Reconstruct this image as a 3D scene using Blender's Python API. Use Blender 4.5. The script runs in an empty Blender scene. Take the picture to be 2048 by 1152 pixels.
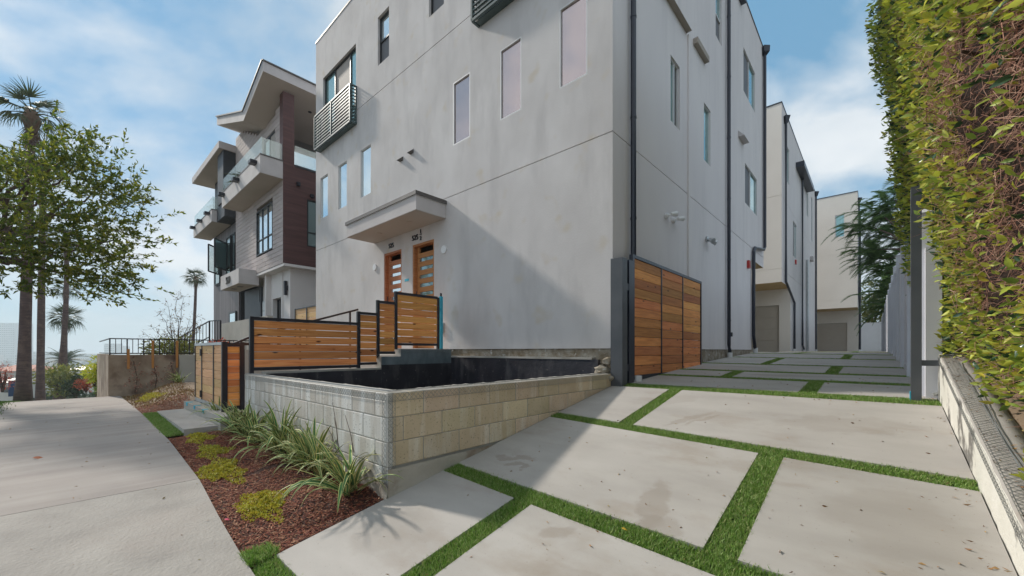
import bpy, bmesh, math, random
import numpy as np
from mathutils import Vector, Matrix
R = math.radians
rng = np.random.default_rng(7)
random.seed(7)
scene = bpy.context.scene
COL = scene.collection

# ------------------------------------------------------------------ camera, sky, sun, exposure
# World axes: X runs along the street (away = -X), Y runs up the driveway, z = 0 is eye level.
CA, SA, FPX, HZ = .742, .671, 801., 702.
cd = bpy.data.cameras.new('camera'); cam = bpy.data.objects.new('camera', cd); COL.objects.link(cam)
cam.location = (0, 0, 0); cam.rotation_euler = (R(90), 0, math.atan2(SA, CA))
cd.sensor_width = 36; cd.lens = FPX / 2048 * 36; cd.shift_y = (HZ - 576) / 2048
cd.clip_start = .05; cd.clip_end = 20000
scene.camera = cam
SUN_EL, SUN_DIR = 36.0, Vector((1.0, .18, 0)).normalized()      # light travels towards +X, a little +Y
w = bpy.data.worlds.new('World'); scene.world = w; w.use_nodes = True
sd = bpy.data.lights.new('sun', 'SUN'); so = bpy.data.objects.new('sun', sd); COL.objects.link(so)
sd.energy = 1.35; sd.angle = R(3.5); sd.color = (1, .93, .83)
so.rotation_euler = Vector((SUN_DIR.x, SUN_DIR.y, -math.tan(R(SUN_EL)))).to_track_quat('-Z', 'Y').to_euler()
def world():
    nt = w.node_tree; nt.nodes.clear(); N = nt.nodes.new; L = nt.links.new
    out = N('ShaderNodeOutputWorld'); bg = N('ShaderNodeBackground'); bg.inputs[1].default_value = .15
    sky = N('ShaderNodeTexSky'); sky.sky_type = 'NISHITA'; sky.sun_disc = False
    sky.sun_elevation = R(SUN_EL); sky.sun_rotation = math.atan2(-SUN_DIR.x, -SUN_DIR.y)
    sky.air_density = 1.0; sky.dust_density = .15; sky.ozone_density = 1.2
    tc = N('ShaderNodeTexCoord'); sep = N('ShaderNodeSeparateXYZ'); L(tc.outputs['Generated'], sep.inputs[0])
    # cloud layer: direction projected on a flat layer overhead
    add = N('ShaderNodeMath'); add.operation = 'ADD'; add.inputs[1].default_value = .42; 
    ab = N('ShaderNodeMath'); ab.operation = 'MAXIMUM'; ab.inputs[1].default_value = 0; L(sep.outputs[2], ab.inputs[0]); L(ab.outputs[0], add.inputs[0])
    dv = N('ShaderNodeVectorMath'); dv.operation = 'DIVIDE'
    cx = N('ShaderNodeCombineXYZ'); [L(add.outputs[0], cx.inputs[i]) for i in range(3)]
    L(tc.outputs['Generated'], dv.inputs[0]); L(cx.outputs[0], dv.inputs[1])
    mp = N('ShaderNodeMapping'); mp.inputs['Location'].default_value = (3.1, 1.7, 0); mp.inputs['Scale'].default_value = (1, 1, 0.5); L(dv.outputs[0], mp.inputs[0])
    n1 = N('ShaderNodeTexNoise'); n1.inputs['Scale'].default_value = 2.3; n1.inputs['Detail'].default_value = 9; n1.inputs['Roughness'].default_value = .53; n1.inputs['Distortion'].default_value = .3; L(mp.outputs[0], n1.inputs[0])
    r1 = N('ShaderNodeValToRGB'); r1.color_ramp.elements[0].position = .36; r1.color_ramp.elements[1].position = .53; L(n1.outputs[0], r1.inputs[0])
    n2 = N('ShaderNodeTexNoise'); n2.inputs['Scale'].default_value = 2.8; n2.inputs['Detail'].default_value = 6; L(mp.outputs[0], n2.inputs[0])
    r2 = N('ShaderNodeValToRGB'); r2.color_ramp.elements[0].position = .36; r2.color_ramp.elements[0].color = (1.45, 1.62, 1.76, 1)
    r2.color_ramp.elements[1].position = .64; r2.color_ramp.elements[1].color = (2.15, 2.18, 2.2, 1); L(n2.outputs[0], r2.inputs[0])
    mc = N('ShaderNodeMath'); mc.operation = 'MULTIPLY'; mc.inputs[1].default_value = .86; L(r1.outputs[0], mc.inputs[0])
    base = N('ShaderNodeMixRGB'); base.inputs[0].default_value = .91; base.inputs[2].default_value = (.28, .72, 1.12, 1); L(sky.outputs[0], base.inputs[1])
    mix = N('ShaderNodeMixRGB'); L(mc.outputs[0], mix.inputs[0]); L(base.outputs[0], mix.inputs[1]); L(r2.outputs[0], mix.inputs[2])
    # pale haze band towards the horizon, all the way round
    hr = N('ShaderNodeMapRange'); hr.interpolation_type = 'SMOOTHSTEP'; hr.inputs[1].default_value = -.02; hr.inputs[2].default_value = .22; hr.inputs[3].default_value = .6; hr.inputs[4].default_value = 0; L(sep.outputs[2], hr.inputs[0])
    m2 = N('ShaderNodeMixRGB'); L(hr.outputs[0], m2.inputs[0]); L(mix.outputs[0], m2.inputs[1]); m2.inputs[2].default_value = (1.15, 1.55, 1.82, 1)
    L(m2.outputs[0], bg.inputs[0]); L(bg.outputs[0], out.inputs[0])
world()
vs = scene.view_settings
vs.view_transform = 'Standard'; vs.look = 'None'; vs.gamma = 1; vs.use_curve_mapping = False; vs.exposure = 1.62
scene.cycles.max_bounces = 8; scene.cycles.volume_bounces = 2; scene.cycles.transparent_max_bounces = 12

# ------------------------------------------------------------------ helpers: surveying the place
def ray(px, py):
    a = (px - 1024) / FPX
    return Vector((a * CA - SA, a * SA + CA, (HZ - py) / FPX))
def onY(px, py, Y): r = ray(px, py); return r * (Y / r.y)
def onX(px, py, X): r = ray(px, py); return r * (X / r.x)
def at(px, py, d): return ray(px, py) * d

# ------------------------------------------------------------------ helpers: meshes and tagging
def wtrans(par):
    v = Vector((0, 0, 0))
    while par is not None: v = v + par.location; par = par.parent
    return v
class MB:
    def __init__(s): s.v = []; s.f = []; s.mi = []; s.cur = 0
    def poly(s, pts):
        n = len(s.v); s.v += [tuple(p) for p in pts]; s.f.append(tuple(range(n, n + len(pts)))); s.mi.append(s.cur)
    def mesh(s, vs, fs):
        n = len(s.v); s.v += [tuple(p) for p in vs]
        for f in fs: s.f.append(tuple(i + n for i in f)); s.mi.append(s.cur)
    def box(s, x0, x1, y0, y1, z0, z1):
        if x0 > x1: x0, x1 = x1, x0
        if y0 > y1: y0, y1 = y1, y0
        if z0 > z1: z0, z1 = z1, z0
        s.mesh([(x0,y0,z0),(x1,y0,z0),(x1,y1,z0),(x0,y1,z0),(x0,y0,z1),(x1,y0,z1),(x1,y1,z1),(x0,y1,z1)],
               [(0,3,2,1),(4,5,6,7),(0,1,5,4),(1,2,6,5),(2,3,7,6),(3,0,4,7)]); return s
    def tube(s, pts, r, n=6, cap=True):
        pts = [Vector(p) for p in pts]; m = len(pts)
        rs = r if isinstance(r, (list, tuple)) else [r] * m
        prev = None; rings = []
        for i, p in enumerate(pts):
            t = (pts[min(i+1, m-1)] - pts[max(i-1, 0)]).normalized()
            u = t.cross(Vector((0, 0, 1)))
            if u.length < .05: u = t.cross(Vector((1, 0, 0)))
            u.normalize()
            if prev is not None and u.dot(prev) < 0: u = -u
            prev = u; v = t.cross(u).normalized()
            rings.append([p + (u * math.cos(2*math.pi*k/n) + v * math.sin(2*math.pi*k/n)) * rs[i] for k in range(n)])
        vs = [q for g in rings for q in g]; fs = []
        for i in range(m-1):
            for k in range(n): fs.append((i*n+k, i*n+(k+1)%n, (i+1)*n+(k+1)%n, (i+1)*n+k))
        if cap: fs.append(tuple(reversed(range(n)))); fs.append(tuple(range((m-1)*n, m*n)))
        s.mesh(vs, fs); return s
    def sqbar(s, a, b, w, up=(0,0,1)):
        a = Vector(a); b = Vector(b); t = (b-a).normalized(); u = t.cross(Vector(up))
        if u.length < .05: u = t.cross(Vector((1,0,0)))
        u.normalize(); v = t.cross(u); h = w/2
        s.mesh([a+u*h+v*h, a-u*h+v*h, a-u*h-v*h, a+u*h-v*h, b+u*h+v*h, b-u*h+v*h, b-u*h-v*h, b+u*h-v*h],
               [(0,1,2,3),(7,6,5,4),(0,4,5,1),(1,5,6,2),(2,6,7,3),(3,7,4,0)]); return s
    def extrude(s, pts, vec):       # pts: planar polygon (3-D), vec: extrusion
        n = len(pts); vec = Vector(vec); a = [Vector(p) for p in pts]; b = [p + vec for p in a]
        s.mesh(a + b, [tuple(reversed(range(n))), tuple(range(n, 2*n))] + [(i, (i+1) % n, n+(i+1) % n, n+i) for i in range(n)]); return s
    def build(s, name, mats, par=None, smooth=False):
        me = bpy.data.meshes.new(name); me.from_pydata(s.v, [], s.f)
        if not isinstance(mats, (list, tuple)): mats = [mats]
        for m in mats: me.materials.append(m)
        if len(mats) > 1: me.polygons.foreach_set('material_index', s.mi)
        if smooth: me.polygons.foreach_set('use_smooth', [True] * len(me.polygons))
        bm = bmesh.new(); bm.from_mesh(me); bmesh.ops.recalc_face_normals(bm, faces=bm.faces); bm.to_mesh(me); bm.free()
        return put(name, me, par)
def put(name, me, par=None):
    o = bpy.data.objects.new(name, me); COL.objects.link(o)
    if par is not None: o.parent = par; o.location = -wtrans(par)
    return o
def npmesh(name, V, F, mats, par=None, mi=None, smooth=False):
    """V (n,3), F (m,k) same-size faces"""
    me = bpy.data.meshes.new(name); V = np.asarray(V, np.float32); F = np.asarray(F, np.int32); k = F.shape[1]
    me.vertices.add(len(V)); me.vertices.foreach_set('co', V.ravel())
    me.loops.add(F.size); me.loops.foreach_set('vertex_index', F.ravel())
    me.polygons.add(len(F)); me.polygons.foreach_set('loop_start', np.arange(0, F.size, k, dtype=np.int32))
    if not isinstance(mats, (list, tuple)): mats = [mats]
    for m in mats: me.materials.append(m)
    if mi is not None: me.polygons.foreach_set('material_index', np.asarray(mi, np.int32))
    if smooth: me.polygons.foreach_set('use_smooth', np.ones(len(F), bool))
    me.update(calc_edges=True); me.validate()
    return put(name, me, par)
def tag(o, label=None, cat=None, group=None, kind=None):
    if label: o['label'] = label
    if cat: o['category'] = cat
    if group: o['group'] = group
    if kind: o['kind'] = kind
    return o
def thing(name, loc, label, cat, group=None):
    o = bpy.data.objects.new(name, None); COL.objects.link(o); o.location = loc; o.empty_display_size = .2
    return tag(o, label, cat, group)
_cb = {}
def cbox_mesh(name, dx, dy, dz, c, mat):
    k = (name, round(dx, 3), round(dy, 3), round(dz, 3), c, mat.name)
    if k not in _cb:
        bm = bmesh.new(); bmesh.ops.create_cube(bm, size=1)
        bmesh.ops.scale(bm, vec=(dx, dy, dz), verts=bm.verts)
        bmesh.ops.bevel(bm, geom=list(bm.edges), offset=c, segments=1, affect='EDGES')
        me = bpy.data.meshes.new(name); bm.to_mesh(me); bm.free(); me.materials.append(mat); _cb[k] = me
    return _cb[k]
def cbox(name, x0, x1, y0, y1, z0, z1, mat, par, c=.004, jit=0, rot=0):
    me = cbox_mesh(name, abs(x1-x0), abs(y1-y0), abs(z1-z0), c, mat)
    o = bpy.data.objects.new(name, me); COL.objects.link(o)
    l = Vector(((x0+x1)/2, (y0+y1)/2, (z0+z1)/2)) + Vector((random.uniform(-jit, jit), random.uniform(-jit, jit), random.uniform(-jit, jit) * .5))
    if par is not None: o.parent = par; l = l - wtrans(par)
    o.location = l
    if rot: o.rotation_euler = (random.uniform(-rot, rot), random.uniform(-rot, rot), random.uniform(-rot, rot))
    return o

# ------------------------------------------------------------------ helpers: materials
def mat(name, c1, c2=None, scale=3, detail=5, rough=.8, bump=0, bscale=60, stretch=(1,1,1), metal=0, c3=None, s3=1, st3=(1,1,1), p3=(.45,.7), rnd=0, spec=.5,
        trans=0, speck=None, spk=(.66,.72), spscale=90, bdist=.01, ramp=(.3,.7), alt=None):
    m = bpy.data.materials.new(name); m.use_nodes = True; nt = m.node_tree; N = nt.nodes.new; L = nt.links.new
    b = nt.nodes['Principled BSDF']; b.inputs['Roughness'].default_value = rough; b.inputs['Metallic'].default_value = metal; b.inputs['Specular IOR Level'].default_value = spec
    g = N('ShaderNodeNewGeometry'); oi = N('ShaderNodeObjectInfo')
    off = N('ShaderNodeVectorMath'); off.operation = 'MULTIPLY_ADD'; off.inputs[1].default_value = (9.7*bool(rnd), 7.3*bool(rnd), 5.1*bool(rnd))
    cr = N('ShaderNodeCombineXYZ'); [L(oi.outputs['Random'], cr.inputs[i]) for i in range(3)]; L(cr.outputs[0], off.inputs[0]); L(g.outputs['Position'], off.inputs[2])
    def noise(sc, st, det=5, ro=.55):
        mp = N('ShaderNodeMapping'); mp.inputs['Scale'].default_value = st; L(off.outputs[0], mp.inputs[0])
        n = N('ShaderNodeTexNoise'); n.inputs['Scale'].default_value = sc; n.inputs['Detail'].default_value = det; n.inputs['Roughness'].default_value = ro; L(mp.outputs[0], n.inputs[0]); return n.outputs[0]
    col = None
    n1 = noise(scale, stretch, detail)
    rp = N('ShaderNodeValToRGB'); rp.color_ramp.elements[0].position = ramp[0]; rp.color_ramp.elements[1].position = ramp[1]
    rp.color_ramp.elements[0].color = (*c1, 1); rp.color_ramp.elements[1].color = (*(c2 or c1), 1); L(n1, rp.inputs[0]); col = rp.outputs[0]
    if c3:
        n3 = noise(s3, st3, 6, .6); r3 = N('ShaderNodeMapRange'); r3.inputs[1].default_value = p3[0]; r3.inputs[2].default_value = p3[1]; L(n3, r3.inputs[0])
        mx = N('ShaderNodeMixRGB'); L(r3.outputs[0], mx.inputs[0]); L(col, mx.inputs[1]); mx.inputs[2].default_value = (*c3, 1); col = mx.outputs[0]
    if speck:
        n4 = noise(spscale, (1,1,1), 2); r4 = N('ShaderNodeMapRange'); r4.inputs[1].default_value = spk[0]; r4.inputs[2].default_value = spk[1]; L(n4, r4.inputs[0])
        mx = N('ShaderNodeMixRGB'); L(r4.outputs[0], mx.inputs[0]); L(col, mx.inputs[1]); mx.inputs[2].default_value = (*speck, 1); col = mx.outputs[0]
    if rnd:
        hs = N('ShaderNodeHueSaturation'); mr = N('ShaderNodeMapRange'); mr.inputs[3].default_value = 1-rnd; mr.inputs[4].default_value = 1+rnd; L(oi.outputs['Random'], mr.inputs[0]); L(mr.outputs[0], hs.inputs['Value'])
        m2 = N('ShaderNodeMath'); m2.operation = 'MULTIPLY'; m2.inputs[1].default_value = 13.7; fr = N('ShaderNodeMath'); fr.operation = 'FRACT'; L(oi.outputs['Random'], m2.inputs[0]); L(m2.outputs[0], fr.inputs[0])
        mh = N('ShaderNodeMapRange'); mh.inputs[3].default_value = .5-.03*rnd/.2; mh.inputs[4].default_value = .5+.02*rnd/.2; L(fr.outputs[0], mh.inputs[0]); L(mh.outputs[0], hs.inputs['Hue'])
        L(col, hs.inputs['Color']); col = hs.outputs[0]
    if alt:       # islands (single leaves, chips, blades) differ from each other
        ri = g.outputs['Random Per Island']; ra = N('ShaderNodeValToRGB'); els = ra.color_ramp.elements
        els[0].position = 0; els[0].color = (*alt[0], 1); els[1].position = 1; els[1].color = (*alt[-1], 1)
        for i, a in enumerate(alt[1:-1]): e = els.new((i+1)/(len(alt)-1)); e.color = (*a, 1)
        L(ri, ra.inputs[0]); mx = N('ShaderNodeMixRGB'); mx.inputs[0].default_value = .7; L(col, mx.inputs[1]); L(ra.outputs[0], mx.inputs[2]); col = mx.outputs[0]
    L(col, b.inputs['Base Color'])
    if bump:
        nb = noise(bscale, stretch if alt is None else (1,1,1), 6, .65); bp = N('ShaderNodeBump'); bp.inputs['Strength'].default_value = bump; bp.inputs['Distance'].default_value = bdist; L(nb, bp.inputs['Height']); L(bp.outputs[0], b.inputs['Normal'])
    if trans:
        tr = N('ShaderNodeBsdfTranslucent'); L(col, tr.inputs[0]); ms = N('ShaderNodeMixShader'); ms.inputs[0].default_value = trans
        L(b.outputs[0], ms.inputs[1]); L(tr.outputs[0], ms.inputs[2]); L(ms.outputs[0], nt.nodes['Material Output'].inputs[0])
    m.diffuse_color = (*c1, 1)
    return m
def glass(name, col, metal=.75, rough=.04, bump=.0):
    m = mat(name, col, tuple(x*.92 for x in col), scale=.9, rough=rough, metal=metal, spec=.8)
    return m
def clear_glass(name, col, a=.35):
    m = bpy.data.materials.new(name); m.use_nodes = True; nt = m.node_tree; N = nt.nodes.new; L = nt.links.new
    b = nt.nodes['Principled BSDF']; b.inputs['Base Color'].default_value = (*col, 1); b.inputs['Roughness'].default_value = .04; b.inputs['Metallic'].default_value = .4
    t = N('ShaderNodeBsdfTransparent'); t.inputs[0].default_value = (.93, .975, .965, 1); ms = N('ShaderNodeMixShader'); ms.inputs[0].default_value = a
    L(t.outputs[0], ms.inputs[1]); L(b.outputs[0], ms.inputs[2]); L(ms.outputs[0], nt.nodes['Material Output'].inputs[0]); return m
def wood(name, ca, cb, cc, rnd=.34):
    m = bpy.data.materials.new(name); m.use_nodes = True; nt = m.node_tree; N = nt.nodes.new; L = nt.links.new
    b = nt.nodes['Principled BSDF']; b.inputs['Roughness'].default_value = .62; b.inputs['Specular IOR Level'].default_value = .3
    g = N('ShaderNodeNewGeometry'); oi = N('ShaderNodeObjectInfo'); sp = N('ShaderNodeSeparateXYZ'); L(g.outputs['Position'], sp.inputs[0])
    ad = N('ShaderNodeMath'); ad.operation = 'ADD'; L(sp.outputs[0], ad.inputs[0]); L(sp.outputs[1], ad.inputs[1])
    rr = N('ShaderNodeMath'); rr.operation = 'MULTIPLY'; rr.inputs[1].default_value = 53; L(oi.outputs['Random'], rr.inputs[0])
    def vec(sh, sz):
        a = N('ShaderNodeMath'); a.operation = 'MULTIPLY'; a.inputs[1].default_value = sh; L(ad.outputs[0], a.inputs[0])
        c = N('ShaderNodeMath'); c.operation = 'MULTIPLY'; c.inputs[1].default_value = sz; L(sp.outputs[2], c.inputs[0])
        v = N('ShaderNodeCombineXYZ'); L(a.outputs[0], v.inputs[0]); L(rr.outputs[0], v.inputs[1]); L(c.outputs[0], v.inputs[2]); return v.outputs[0]
    n1 = N('ShaderNodeTexNoise'); n1.inputs['Scale'].default_value = 1; n1.inputs['Detail'].default_value = 6; n1.inputs['Distortion'].default_value = 1.2; L(vec(1.6, 34), n1.inputs[0])
    r1 = N('ShaderNodeValToRGB'); r1.color_ramp.elements[0].position = .32; r1.color_ramp.elements[0].color = (*cb, 1); r1.color_ramp.elements[1].position = .68; r1.color_ramp.elements[1].color = (*ca, 1); L(n1.outputs[0], r1.inputs[0])
    v2 = N('ShaderNodeTexVoronoi'); v2.inputs['Scale'].default_value = 1; v2.inputs['Randomness'].default_value = 1; L(vec(2.6, 7), v2.inputs[0])
    r2 = N('ShaderNodeMapRange'); r2.inputs[1].default_value = .05; r2.inputs[2].default_value = .13; r2.inputs[3].default_value = 1; r2.inputs[4].default_value = 0; L(v2.outputs['Distance'], r2.inputs[0])
    mx = N('ShaderNodeMixRGB'); L(r2.outputs[0], mx.inputs[0]); L(r1.outputs[0], mx.inputs[1]); mx.inputs[2].default_value = (*cc, 1)
    hs = N('ShaderNodeHueSaturation'); mr = N('ShaderNodeMapRange'); mr.inputs[3].default_value = 1-rnd; mr.inputs[4].default_value = 1+rnd; L(oi.outputs['Random'], mr.inputs[0]); L(mr.outputs[0], hs.inputs['Value'])
    m2 = N('ShaderNodeMath'); m2.operation = 'MULTIPLY'; m2.inputs[1].default_value = 17.3; fr = N('ShaderNodeMath'); fr.operation = 'FRACT'; L(oi.outputs['Random'], m2.inputs[0]); L(m2.outputs[0], fr.inputs[0])
    mh = N('ShaderNodeMapRange'); mh.inputs[3].default_value = .488; mh.inputs[4].default_value = .512; L(fr.outputs[0], mh.inputs[0]); L(mh.outputs[0], hs.inputs['Hue'])
    L(mx.outputs[0], hs.inputs['Color']); L(hs.outputs[0], b.inputs['Base Color'])
    bp = N('ShaderNodeBump'); bp.inputs['Strength'].default_value = .25; bp.inputs['Distance'].default_value = .004; L(n1.outputs[0], bp.inputs['Height']); L(bp.outputs[0], b.inputs['Normal'])
    return m
M = dict(
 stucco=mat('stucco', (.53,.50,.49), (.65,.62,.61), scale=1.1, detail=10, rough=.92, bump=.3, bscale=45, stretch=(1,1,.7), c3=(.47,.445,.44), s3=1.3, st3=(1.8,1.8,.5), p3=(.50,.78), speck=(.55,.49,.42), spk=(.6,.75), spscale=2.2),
 stucco_side=mat('stucco_side', (.69,.65,.655), (.76,.72,.715), scale=.8, detail=7, rough=.92, bump=.2, bscale=45, stretch=(1,1,.4), c3=(.62,.585,.59), s3=1.4, st3=(2.3,2.3,.25), p3=(.5,.85)),  # stucco_side: stucco copy lightened in colour to make up for shade on side walls
 cream=mat('cream', (.74,.69,.63), (.80,.75,.69), scale=.8, rough=.92, bump=.15, bscale=40),
 garage=mat('garage', (.45,.40,.34), (.48,.43,.37), rough=.6, bump=.05, bscale=80),
 soffit=mat('soffit', (.34,.30,.255), (.40,.35,.30), scale=2, rough=.9, bump=.15, bscale=50),
 soffitwood=mat('soffitwood', (.52,.36,.17), (.62,.44,.22), scale=2, rough=.8),
 conc=mat('conc', (.345,.322,.295), (.43,.405,.375), scale=1.3, detail=9, rough=.9, bump=.18, bscale=120, c3=(.30,.255,.21), s3=1.5, st3=(1,1.6,1), p3=(.54,.82), speck=(.20,.16,.13), spk=(.71,.76), spscale=70, stretch=(1,2.4,1), rnd=.04),
 walk=mat('walk', (.29,.255,.235), (.38,.345,.315), scale=1.1, detail=9, rough=.92, bump=.35, bscale=26, stretch=(4.0,.5,1), c3=(.25,.215,.205), s3=1.1, st3=(3.4,.35,1), p3=(.52,.75), speck=(.15,.12,.1), spk=(.72,.76), spscale=40),
 block=mat('block', (.54,.43,.28), (.70,.57,.40), scale=2, detail=8, rough=.95, bump=.55, bscale=110, c3=(.72,.64,.52), s3=2.2, st3=(4,4,.5), p3=(.5,.68), speck=(.30,.24,.17), spk=(.60,.74), spscale=60, rnd=.12),
 blockf=mat('blockf', (.44,.40,.35), (.56,.52,.465), scale=2, detail=8, rough=.95, bump=.5, bscale=110, c3=(.66,.65,.62), s3=2.0, st3=(4,4,.4), p3=(.46,.62), speck=(.26,.25,.24), spk=(.62,.7), spscale=60, rnd=.06),
 mortar=mat('mortar', (.36,.345,.31), (.45,.43,.40), scale=6, rough=.95, bump=.6, bscale=70, c3=(.25,.23,.19), s3=3),
 footing=mat('footing', (.40,.36,.30), (.52,.48,.42), scale=3, rough=.95, bump=.8, bscale=30, c3=(.20,.13,.08), s3=2, p3=(.5,.7)),
 rubble=mat('rubble', (.20,.15,.09), (.42,.38,.32), scale=7, detail=9, rough=.95, bump=1, bscale=26, bdist=.02, c3=(.60,.58,.54), s3=9, p3=(.6,.68)),
 pit=mat('pit', (.010,.011,.018), (.030,.028,.038), scale=3, rough=.5, bump=.7, bscale=16, c3=(.13,.12,.12), s3=2.2, st3=(1.5,1.5,.45), p3=(.53,.80), speck=(.2,.18,.16), spk=(.68,.76), spscale=18),
 membrane=mat('membrane', (.07,.10,.12), (.17,.21,.23), scale=4, rough=.35, bump=.6, bscale=16, stretch=(1,1,.5)),
 oldconc=mat('oldconc', (.20,.14,.095), (.42,.34,.26), scale=2.2, detail=9, rough=.95, bump=.4, bscale=40, c3=(.12,.075,.055), s3=1.6, p3=(.52,.7), stretch=(1,1,.8)),
 greyblock=mat('greyblock', (.34,.325,.29), (.42,.40,.36), scale=2, rough=.95, bump=.4, bscale=70),
 limewash=mat('limewash', (.60,.585,.52), (.72,.70,.64), scale=2.4, detail=8, rough=.9, bump=.6, bscale=34, c3=(.18,.17,.155), s3=1.9, st3=(1,1.6,1.2), p3=(.53,.6)),
 black=mat('black', (.012,.012,.018), (.022,.022,.030), scale=5, rough=.38, bump=.05, bscale=200, spec=.5),
 navy=mat('navy', (.008,.011,.024), (.014,.018,.036), scale=3, rough=.35, spec=.6),
 greypost=mat('greypost', (.06,.066,.075), (.085,.09,.1), scale=3, rough=.4),
 galv=mat('galv', (.42,.44,.45), (.55,.57,.58), scale=8, rough=.38, metal=.6),
 wire=mat('wire', (.20,.21,.21), (.34,.35,.35), scale=20, rough=.45, metal=.5),
 railm=mat('railm', (.055,.085,.085), (.075,.11,.11), scale=3, rough=.4),
 teal=mat('teal', (.03,.36,.50), (.05,.46,.60), scale=9, rough=.5, bump=.2, bscale=40),
 white=mat('white', (.72,.72,.73), (.78,.78,.79), scale=3, rough=.4),
 vinyl=mat('vinyl', (.60,.61,.66), (.68,.69,.73), scale=2, rough=.38),
 vinylw=mat('vinylw', (.78,.76,.76), (.82,.80,.80), scale=2, rough=.45),
 red=mat('red', (.45,.02,.015), rough=.35), brass=mat('brass', (.5,.38,.2), rough=.35, metal=.8),
 cedar=wood('cedar', (.84,.37,.12), (.60,.215,.06), (.10,.028,.010)),
 cedarl=wood('cedarl', (.74,.46,.24), (.58,.33,.15), (.20,.08,.03), .16),
 doorwood=wood('doorwood', (.48,.21,.09), (.34,.13,.05), (.22,.07,.03), .06),
 glassw=glass('glassw', (.80,.88,.90), .85), glasst=glass('glasst', (.32,.52,.52), .7), glassd=glass('glassd', (.05,.055,.06), .3), glassp=glass('glassp', (.54,.46,.46), .88),  # glassp: pink of reflected clouds is put into the pane colour
 glassn=glass('glassn', (.30,.40,.40), .6), clear=clear_glass('clear', (.75,.83,.83), .28),
 screen=mat('screen', (.10,.10,.11), (.15,.15,.16), scale=80, rough=.6), shade=mat('shade', (.33,.29,.26), (.37,.33,.30), scale=3, rough=.7),
 frame=mat('frame', (.60,.60,.60), (.66,.66,.66), rough=.4), dframe=mat('dframe', (.018,.02,.022), rough=.4),
 cap=mat('cap', (.09,.08,.075), (.13,.12,.11), rough=.5),
 plank=mat('plank', (.40,.34,.325), (.50,.435,.415), scale=3, detail=6, rough=.7, bump=.2, bscale=50, stretch=(.4,.4,5), rnd=.07),
 maroon=mat('maroon', (.075,.032,.030), (.125,.055,.050), scale=2.5, detail=7, rough=.6, bump=.2, bscale=30, stretch=(.3,.3,5)),
 siding=mat('siding', (.13,.115,.12), (.19,.17,.175), scale=2, rough=.6, bump=.1, stretch=(3,3,.3), rnd=.2),
 fascia=mat('fascia', (.50,.465,.455), (.58,.54,.53), scale=2, rough=.85, bump=.1, bscale=30),
 nsoff=mat('nsoff', (.42,.36,.31), (.47,.41,.36), scale=1, rough=.9),
 nwhite=mat('nwhite', (.66,.62,.60), (.73,.69,.67), scale=1, rough=.9, bump=.1, bscale=40),
 charcoal=mat('charcoal', (.03,.033,.04), (.045,.05,.058), rough=.5),
 soil=mat('soil', (.030,.013,.010), (.085,.036,.024), scale=14, detail=8, rough=.95, bump=.9, bscale=40, bdist=.02),
 chips=mat('chips', (.10,.03,.02), (.17,.06,.035), scale=30, rough=.85, alt=[(.07,.016,.010),(.17,.036,.020),(.27,.065,.032),(.36,.13,.06),(.55,.32,.19)]),
 dirt=mat('dirt', (.17,.12,.08), (.26,.19,.13), scale=4, detail=8, rough=.95, bump=.5, bscale=40),
 ground=mat('ground', (.075,.085,.05), (.16,.145,.11), scale=.02, detail=9, rough=.95, c3=(.24,.22,.20), s3=.012, p3=(.5,.6)),
 turfbase=mat('turfbase', (.015,.04,.008), (.03,.06,.012), scale=20, rough=.9),
 turf=mat('turf', (.08,.20,.03), (.22,.36,.10), scale=3.5, rough=.5, spec=.35, alt=[(.08,.18,.02),(.16,.30,.035),(.24,.40,.06),(.44,.56,.20),(.42,.38,.16)], trans=.3),
 lawn=mat('lawn', (.06,.13,.02), (.10,.17,.03), scale=4, rough=.6, alt=[(.04,.10,.015),(.12,.19,.04)], trans=.25),
 bark=mat('bark', (.055,.034,.026), (.13,.085,.065), scale=5, detail=8, rough=.95, bump=.9, bscale=16, stretch=(1,1,.35)),
 palmbark=mat('palmbark', (.060,.036,.034), (.13,.082,.072), scale=3, detail=8, rough=.95, bump=.9, bscale=7, stretch=(.6,.6,5), c3=(.20,.13,.10), s3=2.6, p3=(.5,.8)),
 deadfrond=mat('deadfrond', (.14,.085,.055), (.24,.16,.10), scale=6, rough=.9, alt=[(.10,.06,.045),(.22,.14,.09)]),
 frond=mat('frond', (.045,.075,.035), (.09,.125,.06), scale=3, rough=.55, alt=[(.03,.055,.03),(.06,.085,.035),(.11,.13,.06)], trans=.2),
 tleaf=mat('tleaf', (.05,.08,.012), (.10,.13,.02), scale=2, rough=.5, alt=[(.05,.09,.015),(.10,.16,.02),(.16,.22,.025),(.36,.34,.04),(.12,.17,.02)], trans=.5),
 hleaf=mat('hleaf', (.22,.30,.04), (.42,.46,.07), scale=2, rough=.42, spec=.4, alt=[(.13,.24,.05),(.30,.42,.06),(.52,.60,.07),(.74,.72,.09),(.36,.46,.12),(.74,.58,.08)], trans=.35),
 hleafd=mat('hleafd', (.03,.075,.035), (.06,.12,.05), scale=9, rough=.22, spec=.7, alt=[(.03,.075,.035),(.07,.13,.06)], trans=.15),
 hleafy=mat('hleafy', (.30,.40,.04), (.46,.50,.06), scale=12, rough=.32, spec=.5, rnd=.25, trans=.35),
 twig=mat('twig', (.2,.11,.08), (.4,.26,.19), scale=7, rough=.85, alt=[(.18,.065,.05),(.38,.17,.12),(.52,.29,.21),(.70,.48,.37)]),
 hedgein=mat('hedgein', (.014,.008,.006), (.055,.026,.018), scale=12, detail=9, rough=1, bump=1, bscale=25, bdist=.05),
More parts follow.
